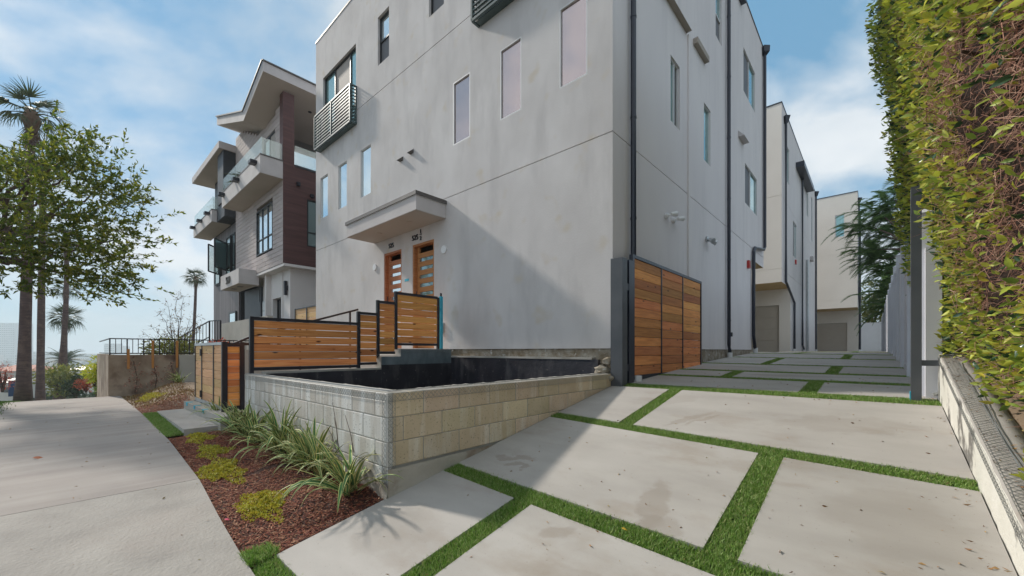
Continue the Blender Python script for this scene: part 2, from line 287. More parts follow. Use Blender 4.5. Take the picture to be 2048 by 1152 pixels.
 fleaf=mat('fleaf', (.075,.16,.055), (.14,.25,.085), scale=8, rough=.6, spec=.3, rnd=.3), cleaf=mat('cleaf', (.60,.56,.20), (.70,.66,.28), scale=8, rough=.6, spec=.3, rnd=.2),
 sedum=mat('sedum', (.30,.30,.03), (.45,.40,.05), scale=20, rough=.5, alt=[(.24,.27,.03),(.48,.46,.05),(.68,.60,.07),(.60,.40,.06)], trans=.2),
 feather=mat('feather', (.06,.12,.04), (.11,.19,.06), scale=3, rough=.5, alt=[(.06,.13,.045),(.14,.24,.07),(.24,.36,.10)], trans=.5),
 yleaf=mat('yleaf', (.16,.19,.04), (.28,.28,.06), scale=3, rough=.6, alt=[(.09,.13,.03),(.20,.22,.045),(.34,.31,.07)], trans=.3),
 ybright=mat('ybright', (.40,.44,.04), (.6,.6,.06), scale=3, rough=.5, alt=[(.25,.36,.03),(.55,.58,.05),(.75,.68,.08)], trans=.3),
 rleaf=mat('rleaf', (.35,.06,.04), (.5,.14,.08), scale=3, rough=.6, alt=[(.35,.03,.025),(.55,.14,.08),(.3,.1,.05)], trans=.3),
 farleaf=mat('farleaf', (.04,.07,.03), (.08,.11,.05), scale=.2, rough=.8, alt=[(.03,.05,.025),(.07,.10,.045)]),
 litter=mat('litter', (.22,.12,.05), (.34,.2,.09), scale=30, rough=.8, alt=[(.10,.05,.03),(.22,.11,.05),(.40,.24,.09),(.30,.30,.10)]),
 tower=mat('tower', (.40,.42,.44), (.46,.48,.50), scale=.03, rough=.6), roofred=mat('roofred', (.36,.13,.09), (.44,.19,.13), scale=1, rough=.8),
 housew=mat('housew', (.50,.47,.42), (.58,.55,.50), scale=.3, rough=.8), asphalt=mat('asphalt', (.05,.05,.052), (.07,.07,.07), scale=3, rough=.9, bump=.2, bscale=90),
 carp=mat('carp', (.55,.56,.58), rough=.25, metal=.3), carb=mat('carb', (.03,.07,.16), rough=.25, metal=.2), tyre=mat('tyre', (.02,.02,.02), rough=.8),
 pinkp=mat('pinkp', (.7,.10,.16), rough=.6), yel=mat('yel', (.65,.42,.04), rough=.5), rust=mat('rust', (.40,.11,.05), (.5,.18,.08), scale=30, rough=.7), orangew=mat('orangew', (.45,.20,.06), rough=.8),
)
STAINS = [(-1.08,2.60,.10,.34,.25,.42,.22), (-.98,2.36,.15,.14,0,.35,.2), (-1.45,2.0,.12,.08,.6,.40,.2), (-2.45,2.75,.20,.07,.3,.5,.3), (-2.3,2.62,.14,.04,.3,.5,.3), (-1.42,4.3,.05,.30,-.5,.35,.2), (-1.3,4.32,.03,.26,-.5,.35,.2), (-.2,4.6,.5,.25,.2,.22,.5), (-1.9,4.9,.4,.2,.5,.18,.5), (.1,3.0,.3,.4,.2,.20,.4), (-1.0,1.7,.5,.12,.1,.22,.3), (-.9,7.3,.6,.15,0,.25,.3), (-2.4,1.5,.3,.3,0,.2,.4)]
# swirl-finished concrete (trowel arcs) for the near sidewalk and the fan-broomed relief
def swirl():
    m = mat('swirl_concrete', (.28,.258,.235), (.38,.352,.32), scale=2.6, detail=9, rough=.92, c3=(.34,.30,.27), s3=1.4, p3=(.55,.8), speck=(.24,.2,.16), spk=(.72,.77), spscale=45)
    nt = m.node_tree; N = nt.nodes.new; L = nt.links.new; b = nt.nodes['Principled BSDF']
    g = N('ShaderNodeNewGeometry'); ns = N('ShaderNodeTexNoise'); ns.inputs['Scale'].default_value = 1.5; L(g.outputs['Position'], ns.inputs[0])
    ad = N('ShaderNodeVectorMath'); ad.operation = 'MULTIPLY_ADD'; ad.inputs[1].default_value = (.5,.5,0); L(ns.outputs['Color'], ad.inputs[0]); L(g.outputs['Position'], ad.inputs[2])
    wv = N('ShaderNodeTexVoronoi'); wv.inputs['Scale'].default_value = 1.5; wv.feature = 'F1'; L(ad.outputs[0], wv.inputs[0])
    s = N('ShaderNodeMath'); s.operation = 'MULTIPLY'; s.inputs[1].default_value = 150; L(wv.outputs['Distance'], s.inputs[0]); sn = N('ShaderNodeMath'); sn.operation = 'SINE'; L(s.outputs[0], sn.inputs[0])
    n2 = N('ShaderNodeTexNoise'); n2.inputs['Scale'].default_value = 42; n2.inputs['Detail'].default_value = 6; L(g.outputs['Position'], n2.inputs[0])
    mu = N('ShaderNodeMath'); mu.operation = 'MULTIPLY_ADD'; mu.inputs[1].default_value = .035; L(sn.outputs[0], mu.inputs[0]); L(n2.outputs[0], mu.inputs[2])
    m3 = N('ShaderNodeMath'); m3.operation = 'MULTIPLY_ADD'; m3.inputs[1].default_value = 1.6; L(wv.outputs['Distance'], m3.inputs[0]); L(mu.outputs[0], m3.inputs[2])
    bp = N('ShaderNodeBump'); bp.inputs['Strength'].default_value = .55; bp.inputs['Distance'].default_value = .012; L(m3.outputs[0], bp.inputs['Height']); L(bp.outputs[0], b.inputs['Normal'])
    return m
M['swirl'] = swirl()
def stains(m, blobs, col):
    nt = m.node_tree; N = nt.nodes.new; L = nt.links.new; b = nt.nodes['Principled BSDF']; g = N('ShaderNodeNewGeometry')
    ns = N('ShaderNodeTexNoise'); ns.inputs['Scale'].default_value = 7; ns.inputs['Detail'].default_value = 6; L(g.outputs['Position'], ns.inputs[0])
    sb = N('ShaderNodeVectorMath'); sb.operation = 'SUBTRACT'; sb.inputs[1].default_value = (.5,.5,.5); L(ns.outputs['Color'], sb.inputs[0])
    for (x, y, rx, ry, rot, st_, wp) in blobs:
        wv = N('ShaderNodeVectorMath'); wv.operation = 'MULTIPLY_ADD'; wv.inputs[1].default_value = (wp,wp,0); L(sb.outputs[0], wv.inputs[0]); L(g.outputs['Position'], wv.inputs[2])
        mp = N('ShaderNodeMapping'); mp.vector_type = 'TEXTURE'; mp.inputs['Location'].default_value = (x,y,0); mp.inputs['Rotation'].default_value = (0,0,rot); mp.inputs['Scale'].default_value = (rx,ry,1000); L(wv.outputs[0], mp.inputs[0])
        ln = N('ShaderNodeVectorMath'); ln.operation = 'LENGTH'; L(mp.outputs[0], ln.inputs[0])
        mr = N('ShaderNodeMapRange'); mr.interpolation_type = 'SMOOTHSTEP'; mr.inputs[1].default_value = .75; mr.inputs[2].default_value = 1.15; mr.inputs[3].default_value = st_; mr.inputs[4].default_value = 0; L(ln.outputs['Value'], mr.inputs[0])
        src = b.inputs['Base Color'].links[0].from_socket; mx = N('ShaderNodeMixRGB'); L(mr.outputs[0], mx.inputs[0]); L(src, mx.inputs[1]); mx.inputs[2].default_value = (*col, 1); L(mx.outputs[0], b.inputs['Base Color'])
stains(M['conc'], STAINS, (.24,.20,.16))

# ------------------------------------------------------------------ ground heights
DP = [(-6,-1.45),(-3,-1.43),(0,-1.42),(.745,-1.352),(.9,-1.32),(1.7,-1.17),(2.8,-.97),(5.5,-.49),(7.5,-.36),(11.5,-.17),(14.4,-.07),(20,-.03),(60,-.02)]
def dz(Y): return float(np.interp(Y, [p[0] for p in DP], [p[1] for p in DP]))
SP = [(-9000,-40),(-600,-40),(-300,-33),(-100,-12),(-36,-2.95),(-20,-1.62),(-14,-1.12),(-9.4,-1.09),(-6.6,-1.13),(-4.65,-1.20),(-3.65,-1.27),(-2.9,-1.34),(0,-1.36),(3,-1.36),(200,-1.2)]
def sw(X): return float(np.interp(X, [p[0] for p in SP], [p[1] for p in SP]))
def yedge(X): return float(np.interp(X, [-9.5,-6.6,-4.65,-3.65,-2.77], [.85,.85,.815,.765,.745]))      # bed edge of the sidewalk
def smooth(t): t = max(0, min(1, t)); return t*t*(3-2*t)
def gz(X, Y):
    a = sw(X); k = smooth((Y-3)/9) * smooth((X+32)/14); z = a + (-.08-a) * k - .09
    if -3.2 < X < 1.2 and Y > .5: z = min(z, dz(Y)-.13)
    if Y < -3.2: z -= .0
    return z
def sheet(name, xs, ys, zf, m, label=None, kind='structure', drop=0):
    V = [(x, y, zf(x, y)) for y in ys for x in xs]; nx = len(xs)
    F = [(j*nx+i, j*nx+i+1, (j+1)*nx+i+1, (j+1)*nx+i) for j in range(len(ys)-1) for i in range(nx-1)]
    o = npmesh(name, V, F, m, smooth=True); tag(o, label, kind=kind); return o
xs = sorted(set([-9000,-5000,-2500,-1200,-800,-600,-450,-300,-200,-150,-100,-80,-60,-50,-44,-40,-36,-32,-28,-24] + [round(-20+.5*i,2) for i in range(49)] + [6,10,20,50,200,800,4000,9000]))
ys = sorted(set([-9000,-4000,-1500,-600,-200,-80,-40,-20,-12,-8] + [round(-5+.5*i,2) for i in range(40)] + [16,18,20,25,30,40,60,100,200,500,1200,4000,9000]))
sheet('ground', xs, ys, lambda x, y: gz(x, y) if abs(x) < 9001 else 0, M['ground'])
sx = sorted([round(-9+.25*i,2) for i in range(57)] + [-10,-11,-12,-13,-14,-15,-16,-18,-20,-24,-28,-32,-36,-45,-60,-80,-100])
# sidewalk: broom-finished flags beyond the joint, swirl-finished apron near the camera (a real joint gap between them)
def flag(x0, x1, m, name='paving_flag', par=None, y0=-.95, y1=.85):
    X = [x0] + [x for x in sx if x0 < x < x1] + [x1]; mb = MB(); th = .1
    e = (lambda x: yedge(x)) if y1 == .85 else (lambda x: y1)
    for a, b in zip(X[:-1], X[1:]):
        za, zb = sw(a), sw(b)
        mb.poly([(a,y0,za),(b,y0,zb),(b,e(b),zb),(a,e(a),za)]); mb.poly([(a,e(a),za),(b,e(b),zb),(b,e(b),zb-th),(a,e(a),za-th)]); mb.poly([(a,y0,za),(a,y0,za-th),(b,y0,zb-th),(b,y0,zb)])
    for a in (x0, x1): mb.poly([(a,y0,sw(a)),(a,e(a),sw(a)),(a,e(a),sw(a)-th),(a,y0,sw(a)-th)])
    return mb.build(name, m, par)
sidewalk = bpy.data.objects.new('sidewalk', None); COL.objects.link(sidewalk); sidewalk.location = (-8,0,sw(-8)); tag(sidewalk, kind='structure')
flag(-4.695, 2.6, M['swirl'], par=sidewalk)
for a, b in [(-9.2,-4.705),(-13.6,-9.205),(-18,-13.605),(-26,-18.01),(-36,-26.01),(-60,-36.01),(-100,-60.01)]: flag(a, b, M['walk'], par=sidewalk)
for a, b in [(-4.695,2.6),(-9.2,-4.705)]: flag(a, b, M['swirl'] if b > 0 else M['walk'], par=sidewalk, y0=-3.0, y1=-.956)
rd = sheet('road', [x for x in xs if -600 <= x <= 50], [-12,-9,-6,-3.15], lambda x, y: sw(x)-.05, M['asphalt'])
kb = MB()
for a, b in zip([x for x in xs if -200 <= x <= 6][:-1], [x for x in xs if -200 <= x <= 6][1:]):
    kb.mesh([(a,-3.15,sw(a)-.1),(b,-3.15,sw(b)-.1),(b,-3.0,sw(b)-.1),(a,-3.0,sw(a)-.1),(a,-3.15,sw(a)+.005),(b,-3.15,sw(b)+.005),(b,-3.0,sw(b)+.005),(a,-3.0,sw(a)+.005)], [(4,5,6,7),(0,1,5,4),(2,3,7,6)])
tag(kb.build('kerb', M['walk']), kind='structure')

# ------------------------------------------------------------------ driveway: slabs and turf joints
driveway = bpy.data.objects.new('driveway', None); COL.objects.link(driveway); driveway.location = (-1.2, 5, dz(5)); tag(driveway, kind='structure')
XL, XR = -2.875, .462
# rows: (y0, y1, skew, [x splits (gap centre)]), turf strips lie between
def sk(X): return (X - XL) / (XR - XL)
rows = [(.90, 2.25, .88, 2.05, -1.88), (2.42, 3.85, 2.23, 3.60, -.60), (4.02, 5.38, 3.77, 5.40, -1.95), (5.62, 6.72, 5.72, 6.66, -.57),
        (6.90, 7.74, 6.88, 7.62, -1.72), (7.92, 9.42, 7.82, 9.10, -.49), (9.62, 11.75, 9.30, 11.10, -1.66), (11.95, 14.3, 11.3, 13.3, -.48), (14.5, 17.6, 13.55, 17.2, -1.7), (17.85, 22.0, 17.4, 22.0, -.5), (22.2, 28, 22.2, 28, -1.7), (28.2, 40, 28.2, 40, -.5)]
def yb(row, X, top):     # row boundary (a0 left,b0 left, a1 right, b1 right)
    a0, b0, a1, b1, _ = row
    t = sk(X); return (b0 + (b1-b0)*t) if top else (a0 + (a1-a0)*t)
def slab(x0, x1, row):
    n = 6; mb = MB(); t = .09; g = []
    for j in range(n+1):
        l = []
        for x in (x0, x1):
            y = yb(row, x, 0) + (yb(row, x, 1) - yb(row, x, 0)) * j/n; l.append((x, y, dz(y)))
        g.append(l)
    for j in range(n): mb.poly([g[j][0], g[j][1], g[j+1][1], g[j+1][0]])
    lo = lambda p: (p[0], p[1], p[2]-t)
    for j in range(n):
        mb.poly([g[j][0], g[j+1][0], lo(g[j+1][0]), lo(g[j][0])]); mb.poly([g[j][1], lo(g[j][1]), lo(g[j+1][1]), g[j+1][1]])
    for j in (0, n): mb.poly([g[j][0], g[j][1], lo(g[j][1]), lo(g[j][0])])
    return mb.build('concrete_slab', M['conc'], driveway)
turf_areas = []      # (x0,x1, yfun0, yfun1, density)
for i, r in enumerate(rows):
    xs_ = r[4]; wg = .085
    slab(XL, xs_-wg, r); slab(xs_+wg, XR, r)
    turf_areas.append((xs_-wg, xs_+wg, lambda x, r=r: yb(r, x, 0), lambda x, r=r: yb(r, x, 1)))
    if i+1 < len(rows): turf_areas.append((XL, XR, lambda x, r=r: yb(r, x, 1), lambda x, r=rows[i+1]: yb(r, x, 0)))
turf_areas.append((XL, XR, lambda x: .75, lambda x: yb(rows[0], x, 0)))
sheet('driveway_base', [-2.9,-1.2,.47], [.747,.9,1.2,1.7,2.2,2.8,3.5,4.5,5.5,6.5,7.5,9,11.5,14.4,20,40], lambda x, y: dz(y)-.022, M['turfbase'])
def blades(name, areas, zf, m, dens, h=.028, wd=.0035):
    P = []
    for (x0, x1, f0, f1) in areas:
        ymid = (f0((x0+x1)/2) + f1((x0+x1)/2)) / 2; wdy = abs(f1((x0+x1)/2) - f0((x0+x1)/2))
        n = int((x1-x0) * wdy * dens(ymid)); n = max(n, 20)
        x = rng.uniform(x0, x1, n); t = rng.uniform(0, 1, n) + rng.normal(0, .045, n)
        a = np.array([f0(v) for v in x]); b = np.array([f1(v) for v in x]); y = a + (b-a)*t
        P.append(np.stack([x, y], 1))
    P = np.concatenate(P); n = len(P); z = np.array([zf(x, y) for x, y in P])
    far = np.clip(P[:,1]/4, 1, 3)
    ang = rng.uniform(0, 2*np.pi, n); hh = h * rng.uniform(.6, 1.25, n); w2 = wd * far * rng.uniform(.7, 1.3, n)
    lean = rng.uniform(.1, 1.0, n) * hh; la = rng.uniform(0, 2*np.pi, n)
    B = np.stack([P[:,0], P[:,1], z], 1); u = np.stack([np.cos(ang), np.sin(ang), 0*ang], 1) * w2[:,None]
    T = B + np.stack([np.cos(la)*lean, np.sin(la)*lean, hh], 1); Mi = B + np.stack([np.cos(la)*lean*.35, np.sin(la)*lean*.35, hh*.6], 1)
    V = np.empty((n*5, 3)); V[0::5] = B-u/2; V[1::5] = B+u/2; V[2::5] = Mi+u/2; V[3::5] = Mi-u/2; V[4::5] = T
    i = np.arange(n)[:,None]*5
    F = np.concatenate([i+[0,1,2], i+[0,2,3], i+[3,2,4]]).astype(np.int32)
    return npmesh(name, V, F, m)
o = blades('artificial_turf', turf_areas, lambda x, y: dz(y)-.02, M['turf'], lambda y: 30000 if y < 4.2 else (15000 if y < 8 else 4500), h=.029)
tag(o, 'green artificial grass strips filling the joints between the driveway slabs', 'grass', kind='stuff')

# ------------------------------------------------------------------ beds, entry pad, parkway
WB = 1.707       # planter wall face
def bedz(x, y, y0=.85, y1=WB):
    y0 = yedge(x)
    t = smooth((y-y0)/(y1-y0)); base = sw(x) + .0; top = max(-1.13, sw(x)+.02) if x > -4.5 else -1.09
    z = base + (top-base)*t
    if x > -3.6: z = max(z, (dz(y)-.02) * 1.0) if x > -3.0 else z + (max(z, dz(y)-.02) - z) * smooth((x+3.6)/.6)
    z += -.03 + .03*math.sin(x*7+y*3)*math.sin(y*9)*t
    k = smooth((x+3.12)/.18)
    return z + (dz(y)-.014-z)*k
bx = [round(-6.9+.08*i,3) for i in range(51)]; bx[-1] = -2.892
by = [round(.855+.071*i,3) for i in range(13)]
V = [(x, yedge(x)+.004+(WB-yedge(x))*j/12, bedz(x, yedge(x)+(WB-yedge(x))*j/12)) for j in range(13) for x in bx]
tag(npmesh('mulch_bed', V, [(j*51+i, j*51+i+1, (j+1)*51+i+1, (j+1)*51+i) for j in range(12) for i in range(50)], M['soil'], smooth=True), kind='structure')
def bed2(x, y):
    t = smooth((y-.86)/1.0); k = smooth((-9.35-x)/2.0) * smooth((x+14)/1.5+.35)
    return sw(x) - .02 + .28*t*k + .05*k*math.sin(x*2.3)*t
sheet('side_bed', [round(-14+.12*i,3) for i in range(40)], [round(.856+.12*i,3) for i in range(14)], bed2, M['dirt'])
def chips(name, n, x0, x1, y0, y1, zf, label):
    x = rng.uniform(x0, x1, n); y = rng.uniform(y0, y1, n); z = np.array([zf(a, b) for a, b in zip(x, y)]) + rng.uniform(0, .012, n)
    y = np.maximum(y, np.array([yedge(a) for a in x])-.015)
    z = np.array([zf(a, b) for a, b in zip(x, y)]) + rng.uniform(0, .012, n)
    L = rng.uniform(.010, .038, n)*rng.choice([1,1,1.8],n); W = rng.uniform(.004, .012, n); H = rng.uniform(.0015, .005, n); a = rng.uniform(0, 2*np.pi, n); p = rng.normal(0, .25, n)
    u = np.stack([np.cos(a)*np.cos(p), np.sin(a)*np.cos(p), np.sin(p)], 1)*L[:,None]/2; v = np.stack([-np.sin(a), np.cos(a), rng.normal(0,.3,n)], 1)*W[:,None]/2; h = np.stack([0*a, 0*a, H], 1)
    c = np.stack([x, y, z], 1); V = np.empty((n*6, 3)); V[0::6] = c-u; V[1::6] = c-v; V[2::6] = c+u; V[3::6] = c+v; V[4::6] = c+h+v*.5; V[5::6] = c+h-v*.3+u*.2
    i = np.arange(n)[:,None]*6
    F = np.concatenate([i+[0,1,5], i+[1,2,5], i+[2,3,4], i+[3,0,4], i+[0,5,4], i+[5,2,4]])
    return tag(npmesh(name, V, F, M['chips']), label, 'mulch', kind='stuff')
chips('bark_mulch', 26000, -6.88, -2.9, .74, 1.70, bedz, 'dark red bark mulch covering the bed in front of the block planter')
chips('bark_mulch', 5000, -10.9, -9.42, .87, 1.65, bed2, 'dark red bark mulch in the small bed beyond the entry pad')
o = blades('ground_litter', [(-13.8, -10.4, lambda x: .9, lambda x: 1.9)], bed2, M['litter'], lambda y: 900, h=.03, wd=.012); tag(o, 'dry leaf litter over the bare soil by the rough concrete wall', 'leaf litter', kind='stuff')
# entry pad and its turf strip
pad = MB().box(-9.4, -6.92, 1.04, 1.60, -1.2, -1.06); tag(pad.build('entry_path', M['conc']), kind='structure')
sheet('turf_base', [-9.4,-8.5,-7.5,-6.92], [.853,1.035], lambda x, y: sw(x)-.012, M['turfbase'])
o = blades('artificial_turf', [(-9.4, -6.92, lambda x: .855, lambda x: 1.035)], lambda x, y: sw(x)-.012, M['turf'], lambda y: 16000, h=.035, wd=.005); tag(o, 'bright green turf strip between the sidewalk and the entry pad', 'grass', kind='stuff')
o = blades('artificial_turf', [(-3.06, -2.88, lambda x: .75, lambda x: .92)], lambda x, y: max(bedz(x, y), sw(x)-.01), M['turf'], lambda y: 30000, h=.045, wd=.004); tag(o, 'green turf tuft at the street end of the mulch bed', 'grass', kind='stuff')
sheet('parkway', [x for x in sx if -60 <= x <= -9.2], [-3.0,-2.5,-2,-1.5,-.955], lambda x, y: sw(x)-.01, M['lawn'])
o = blades('lawn_grass', [(-17, -9.25, lambda x: -3.0, lambda x: -.96)], lambda x, y: sw(x)-.01, M['lawn'], lambda y: 1600, h=.05, wd=.009); tag(o, 'green lawn grass on the parkway beside the sidewalk', 'grass', kind='stuff')
curb = thing('concrete_curb', (-8.3, 1.5, -1.1), 'low grey concrete curb under the entry gate with blue tape marks', 'curb')
MB().box(-9.45, -6.78, 1.42, WB-.02, -1.2, -.925).build('curb_block', M['greyblock'], curb)
for x in (-9.2, -8.55, -7.9): MB().box(x, x+.09, 1.412, 1.5, -.98, -.921).build('tape', M['teal'], curb)

# ------------------------------------------------------------------ wall surfaces with real openings
def wall(axis, c, u0, u1, z0, z1, holes, m, par, name='wall', depth=.12, grooves=(), top=None):
    """axis 'Y': plane Y=c facing -Y (u = X);  axis 'X': plane X=c facing +X (u = Y)"""
    sg = 1 if axis == 'Y' else -1
    P = (lambda u, z, d=0: (u, c+d, z)) if axis == 'Y' else (lambda u, z, d=0: (c-d, u, z))
    H = [(a, b, e, f, depth, False) for a, b, e, f in holes] + [(u0, u1, g-.009, g+.009, .014, True) for g in grooves]
    us = sorted(set([u0, u1] + [v for h in H for v in h[:2]])); zs = sorted(set([z0, z1] + [v for h in H for v in h[2:4]]))
    mb = MB()
    for i in range(len(us)-1):
        for j in range(len(zs)-1):
            a, b, e, f = us[i], us[i+1], zs[j], zs[j+1]; mu, mz = (a+b)/2, (e+f)/2
            hit = [h for h in H if h[0] < mu < h[1] and h[2] < mz < h[3]]
            if not hit: mb.poly([P(a,e), P(b,e), P(b,f), P(a,f)])
            elif all(h[5] for h in hit): mb.poly([P(a,e,.014), P(b,e,.014), P(b,f,.014), P(a,f,.014)])
    for (a, b, e, f, d, gr) in H:
        mb.poly([P(a,e), P(b,e), P(b,e,d), P(a,e,d)]); mb.poly([P(a,f), P(b,f), P(b,f,d), P(a,f,d)])
        if not gr: mb.poly([P(a,e), P(a,f), P(a,f,d), P(a,e,d)]); mb.poly([P(b,e), P(b,f), P(b,f,d), P(b,e,d)])
    return mb.build(name, m, par)
def window(axis, c, a, b, e, f, par, gm, fm, d=.06, fw=.03, split=None, vsplit=(), lower=None, name='window', lip=0, label=None):
    """frame (part) with panes (sub-parts) set d deep in plane c"""
    P = (lambda mb, u0, u1, d0, d1, z0, z1: mb.box(u0, u1, c+d0, c+d1, z0, z1)) if axis == 'Y' else (lambda mb, u0, u1, d0, d1, z0, z1: mb.box(c-d1, c-d0, u0, u1, z0, z1))
    mb = MB(); g = .001
    P(mb, a+g, a+fw, d-.03-lip, d+.03, e+g, f-g); P(mb, b-fw, b-g, d-.03-lip, d+.03, e+g, f-g); P(mb, a+fw, b-fw, d-.03-lip, d+.03, e+g, e+fw); P(mb, a+fw, b-fw, d-.03-lip, d+.03, f-fw, f-g)
    zz = [e+fw] + ([split] if split else []) + [f-fw]
    if split: P(mb, a+fw, b-fw, d-.032, d+.03, split-.02, split+.02)
    uu = [a+fw] + list(vsplit) + [b-fw]
    for v in vsplit: P(mb, v-.02, v+.02, d-.031, d+.029, e+fw, f-fw)
    fr = mb.build(name, fm, par)
    if label: fr['label'] = label
    for i in range(len(uu)-1):
        for j in range(len(zz)-1):
            p = MB(); P(p, uu[i]+.003, uu[i+1]-.003, d, d+.012, zz[j]+.003, zz[j+1]-.003)
            q = gm
            if lower and split and j == 0: q = lower
            if isinstance(gm, (list, tuple)): q = gm[i % len(gm)]
            p.build('pane', q, fr)
    return fr
def pipe(pts, r, par, name='downpipe', m=None, n=8): return MB().tube(pts, r, n).build(name, m or M['navy'], par)
def text(s, size, loc, rotz, m, par, name='house_number', ext=.012, align='CENTER'):
    cu = bpy.data.curves.new(name, 'FONT'); cu.body = s; cu.size = size; cu.extrude = ext; cu.align_x = align
    to = bpy.data.objects.new('tmp', cu); COL.objects.link(to)
    dg = bpy.context.evaluated_depsgraph_get(); me = bpy.data.meshes.new_from_object(to.evaluated_get(dg)); bpy.data.objects.remove(to)
    me.transform(Matrix.Translation(Vector(loc)) @ Matrix.Rotation(rotz, 4, 'Z') @ Matrix.Rotation(R(90), 4, 'X'))
    me.materials.clear(); me.materials.append(m); o = put(name, me, par); return o

# ------------------------------------------------------------------ the grey stucco apartment building
FY, SX = 5.45, -2.9
apt = thing('apartment_building', (-8.3, 11, -.4), 'grey stucco three-storey building with narrow windows and two wooden front doors', 'building')
lowW = [(-13.28,-12.73),(-12.0,-11.45),(-10.62,-10.06)]; hiW = [(-6.61,-6.07),(-5.23,-4.70),(-3.87,-3.335)]
doors = [(-9.38,-8.57),(-8.10,-7.27)]
holes = [(a,b,4.26,5.58) for a,b in lowW] + [(a,b,4.34,5.66) for a,b in hiW] + [(a,b,.06,2.50) for a,b in doors] + [(-9.69,-9.14,7.50,8.77),(-7.46,-6.92,7.53,8.79),(-13.08,-10.89,6.55,8.72),(-5.7,-3.5,6.55,8.72)]
wall('Y', FY, -13.63, SX, .04, 10.1, holes, M['stucco'], apt, grooves=(3.29, 6.80))
MB().box(-9, SX, FY, FY+.2, 10.1, 10.65).build('parapet', M['stucco'], apt)
MB().box(-13.65, -9, FY-.015, FY+.2, 10.1, 10.15).build('coping', M['cap'], apt)
for a, b in lowW: window('Y', FY, a, b, 4.26, 5.58, apt, M['glassw'], M['frame'], d=.045, fw=.018)
for a, b in hiW: window('Y', FY, a, b, 4.34, 5.66, apt, M['glassp'], M['frame'], d=.03, fw=.022)
for (a, b, e, f) in [(-9.69,-9.14,7.50,8.77),(-7.46,-6.92,7.53,8.79)]: window('Y', FY, a, b, e, f, apt, M['glassw'], M['dframe'], d=.09, fw=.035, split=(e+f)/2, lower=M['screen'])
window('Y', FY, -13.08, -10.89, 6.55, 8.72, apt, [M['glasst'], M['shade'], M['glasst']], M['dframe'], d=.09, fw=.05, vsplit=(-12.35,-11.35), name='balcony_door')
window('Y', FY, -5.7, -3.5, 6.55, 8.72, apt, [M['glasst'], M['shade'], M['glasst']], M['dframe'], d=.09, fw=.05, vsplit=(-4.9,-4.1), name='balcony_door')
for hx in [(-13.25,-10.85),(-5.80,-3.42)]:
    x0, x1 = hx; y0 = 5.26; z0, z1 = 6.42, 7.46; mb = MB()
    for z in (z0, z1): mb.sqbar((x0,y0,z),(x1,y0,z),.045); mb.sqbar((x0,y0,z),(x0,FY,z),.04); mb.sqbar((x1,y0,z),(x1,FY,z),.04)
    for x in (x0, (x0+x1)/2, x1): mb.sqbar((x,y0,z0),(x,y0,z1),.045)
    for x in (x0, x1): mb.sqbar((x,FY-.025,z0),(x,FY-.025,z1),.04)
    rail = mb.build('balcony_railing', M['railm'], apt)
    for k in range(10):
        z = z0 + (k+1)*(z1-z0)/11; MB().sqbar((x0+.02,y0+.004,z),(x1-.02,y0+.004,z),.03).sqbar((x1-.002,y0,z),(x1-.002,FY,z),.024).sqbar((x0+.002,y0,z),(x0+.002,FY,z),.024).build('rail_bar', M['railm'], rail)
    MB().box(x0+.05, x1-.05, y0+.05, FY, z0-.02, z0+.02).build('sill_tray', M['railm'], rail)
# side wall, upper and lower parts, faces +X
sideW = [(7.75,8.24,4.43,5.70),(9.78,10.28,4.40,5.72),(13.53,15.09,7.80,9.10),(13.72,15.40,4.50,5.70),(10.70,11.22,7.80,9.10)]
# the wall steps back by 6 cm between y 5.45+... and the corner pier
wall('X', SX, FY, 14.6, .04, 10.65, [h for h in sideW if h[1] < 13], M['stucco_side'], apt, grooves=(3.29,))
wall('X', SX, 14.6, 16.46, 2.93, 10.65, [], M['stucco_side'], apt, grooves=(3.29,)) if False else None
def side_far():
    # far strip with windows that cross y = 14.6: one wall for 13..16.46 above, one for the ground floor
    pass
# rebuild side wall as three sheets so that the far windows fit
bpy.data.objects.remove([o for o in apt.children if o.name.startswith('wall')][-1])
wall('X', SX, FY, 13.0, .04, 10.65, [sideW[0], sideW[1], sideW[4]], M['stucco_side'], apt, grooves=(3.29,))
wall('X', SX, 13.0, 16.46, 2.93, 10.65, [sideW[2], sideW[3]], M['stucco_side'], apt, grooves=(3.29,))
MB().poly([(SX,13.0,.04),(SX,14.6,.04),(SX,14.6,2.93),(SX,13.0,2.93)])
mb = MB(); mb.poly([(SX,13.0,.04),(SX,14.6,.04),(SX,14.6,2.93),(SX,13.0,2.93)]); mb.poly([(SX,14.6,.04),(-13.6,14.6,.04),(-13.6,14.6,2.93),(SX,14.6,2.93)]); mb.build('wall', M['stucco_side'], apt)
mb = MB(); mb.poly([(SX,14.6,2.93),(SX,16.46,2.93),(-13.6,16.46,2.93),(-13.6,14.6,2.93)]); mb.build('soffit', M['soffitwood'], apt)
mb = MB(); mb.poly([(SX,16.46,2.93),(SX,16.46,10.65),(-13.63,16.46,10.65),(-13.63,16.46,2.93)]); mb.poly([(-13.63,FY,.04),(-13.63,16.46,.04),(-13.63,16.46,10.1),(-13.63,FY,10.1)]); mb.build('wall', M['stucco_side'], apt)
mb = MB(); mb.poly([(-13.63,FY,10.05),(SX,FY,10.05),(SX,16.46,10.05),(-13.63,16.46,10.05)]); mb.build('roof', M['cap'], apt)
MB().box(SX-.02, SX+.02, FY+.2, 16.48, 10.65, 10.69).build('coping', M['cap'], apt)
window('X', SX, *sideW[0], apt, [M['glasst'], M['glassd']], M['frame'], d=.07, fw=.025, vsplit=(8.03,))
window('X', SX, *sideW[1], apt, M['glasst'], M['frame'], d=.06, fw=.025)
window('X', SX, *sideW[4], apt, M['glasst'], M['frame'], d=.06, fw=.025, split=8.42, lower=M['screen'])
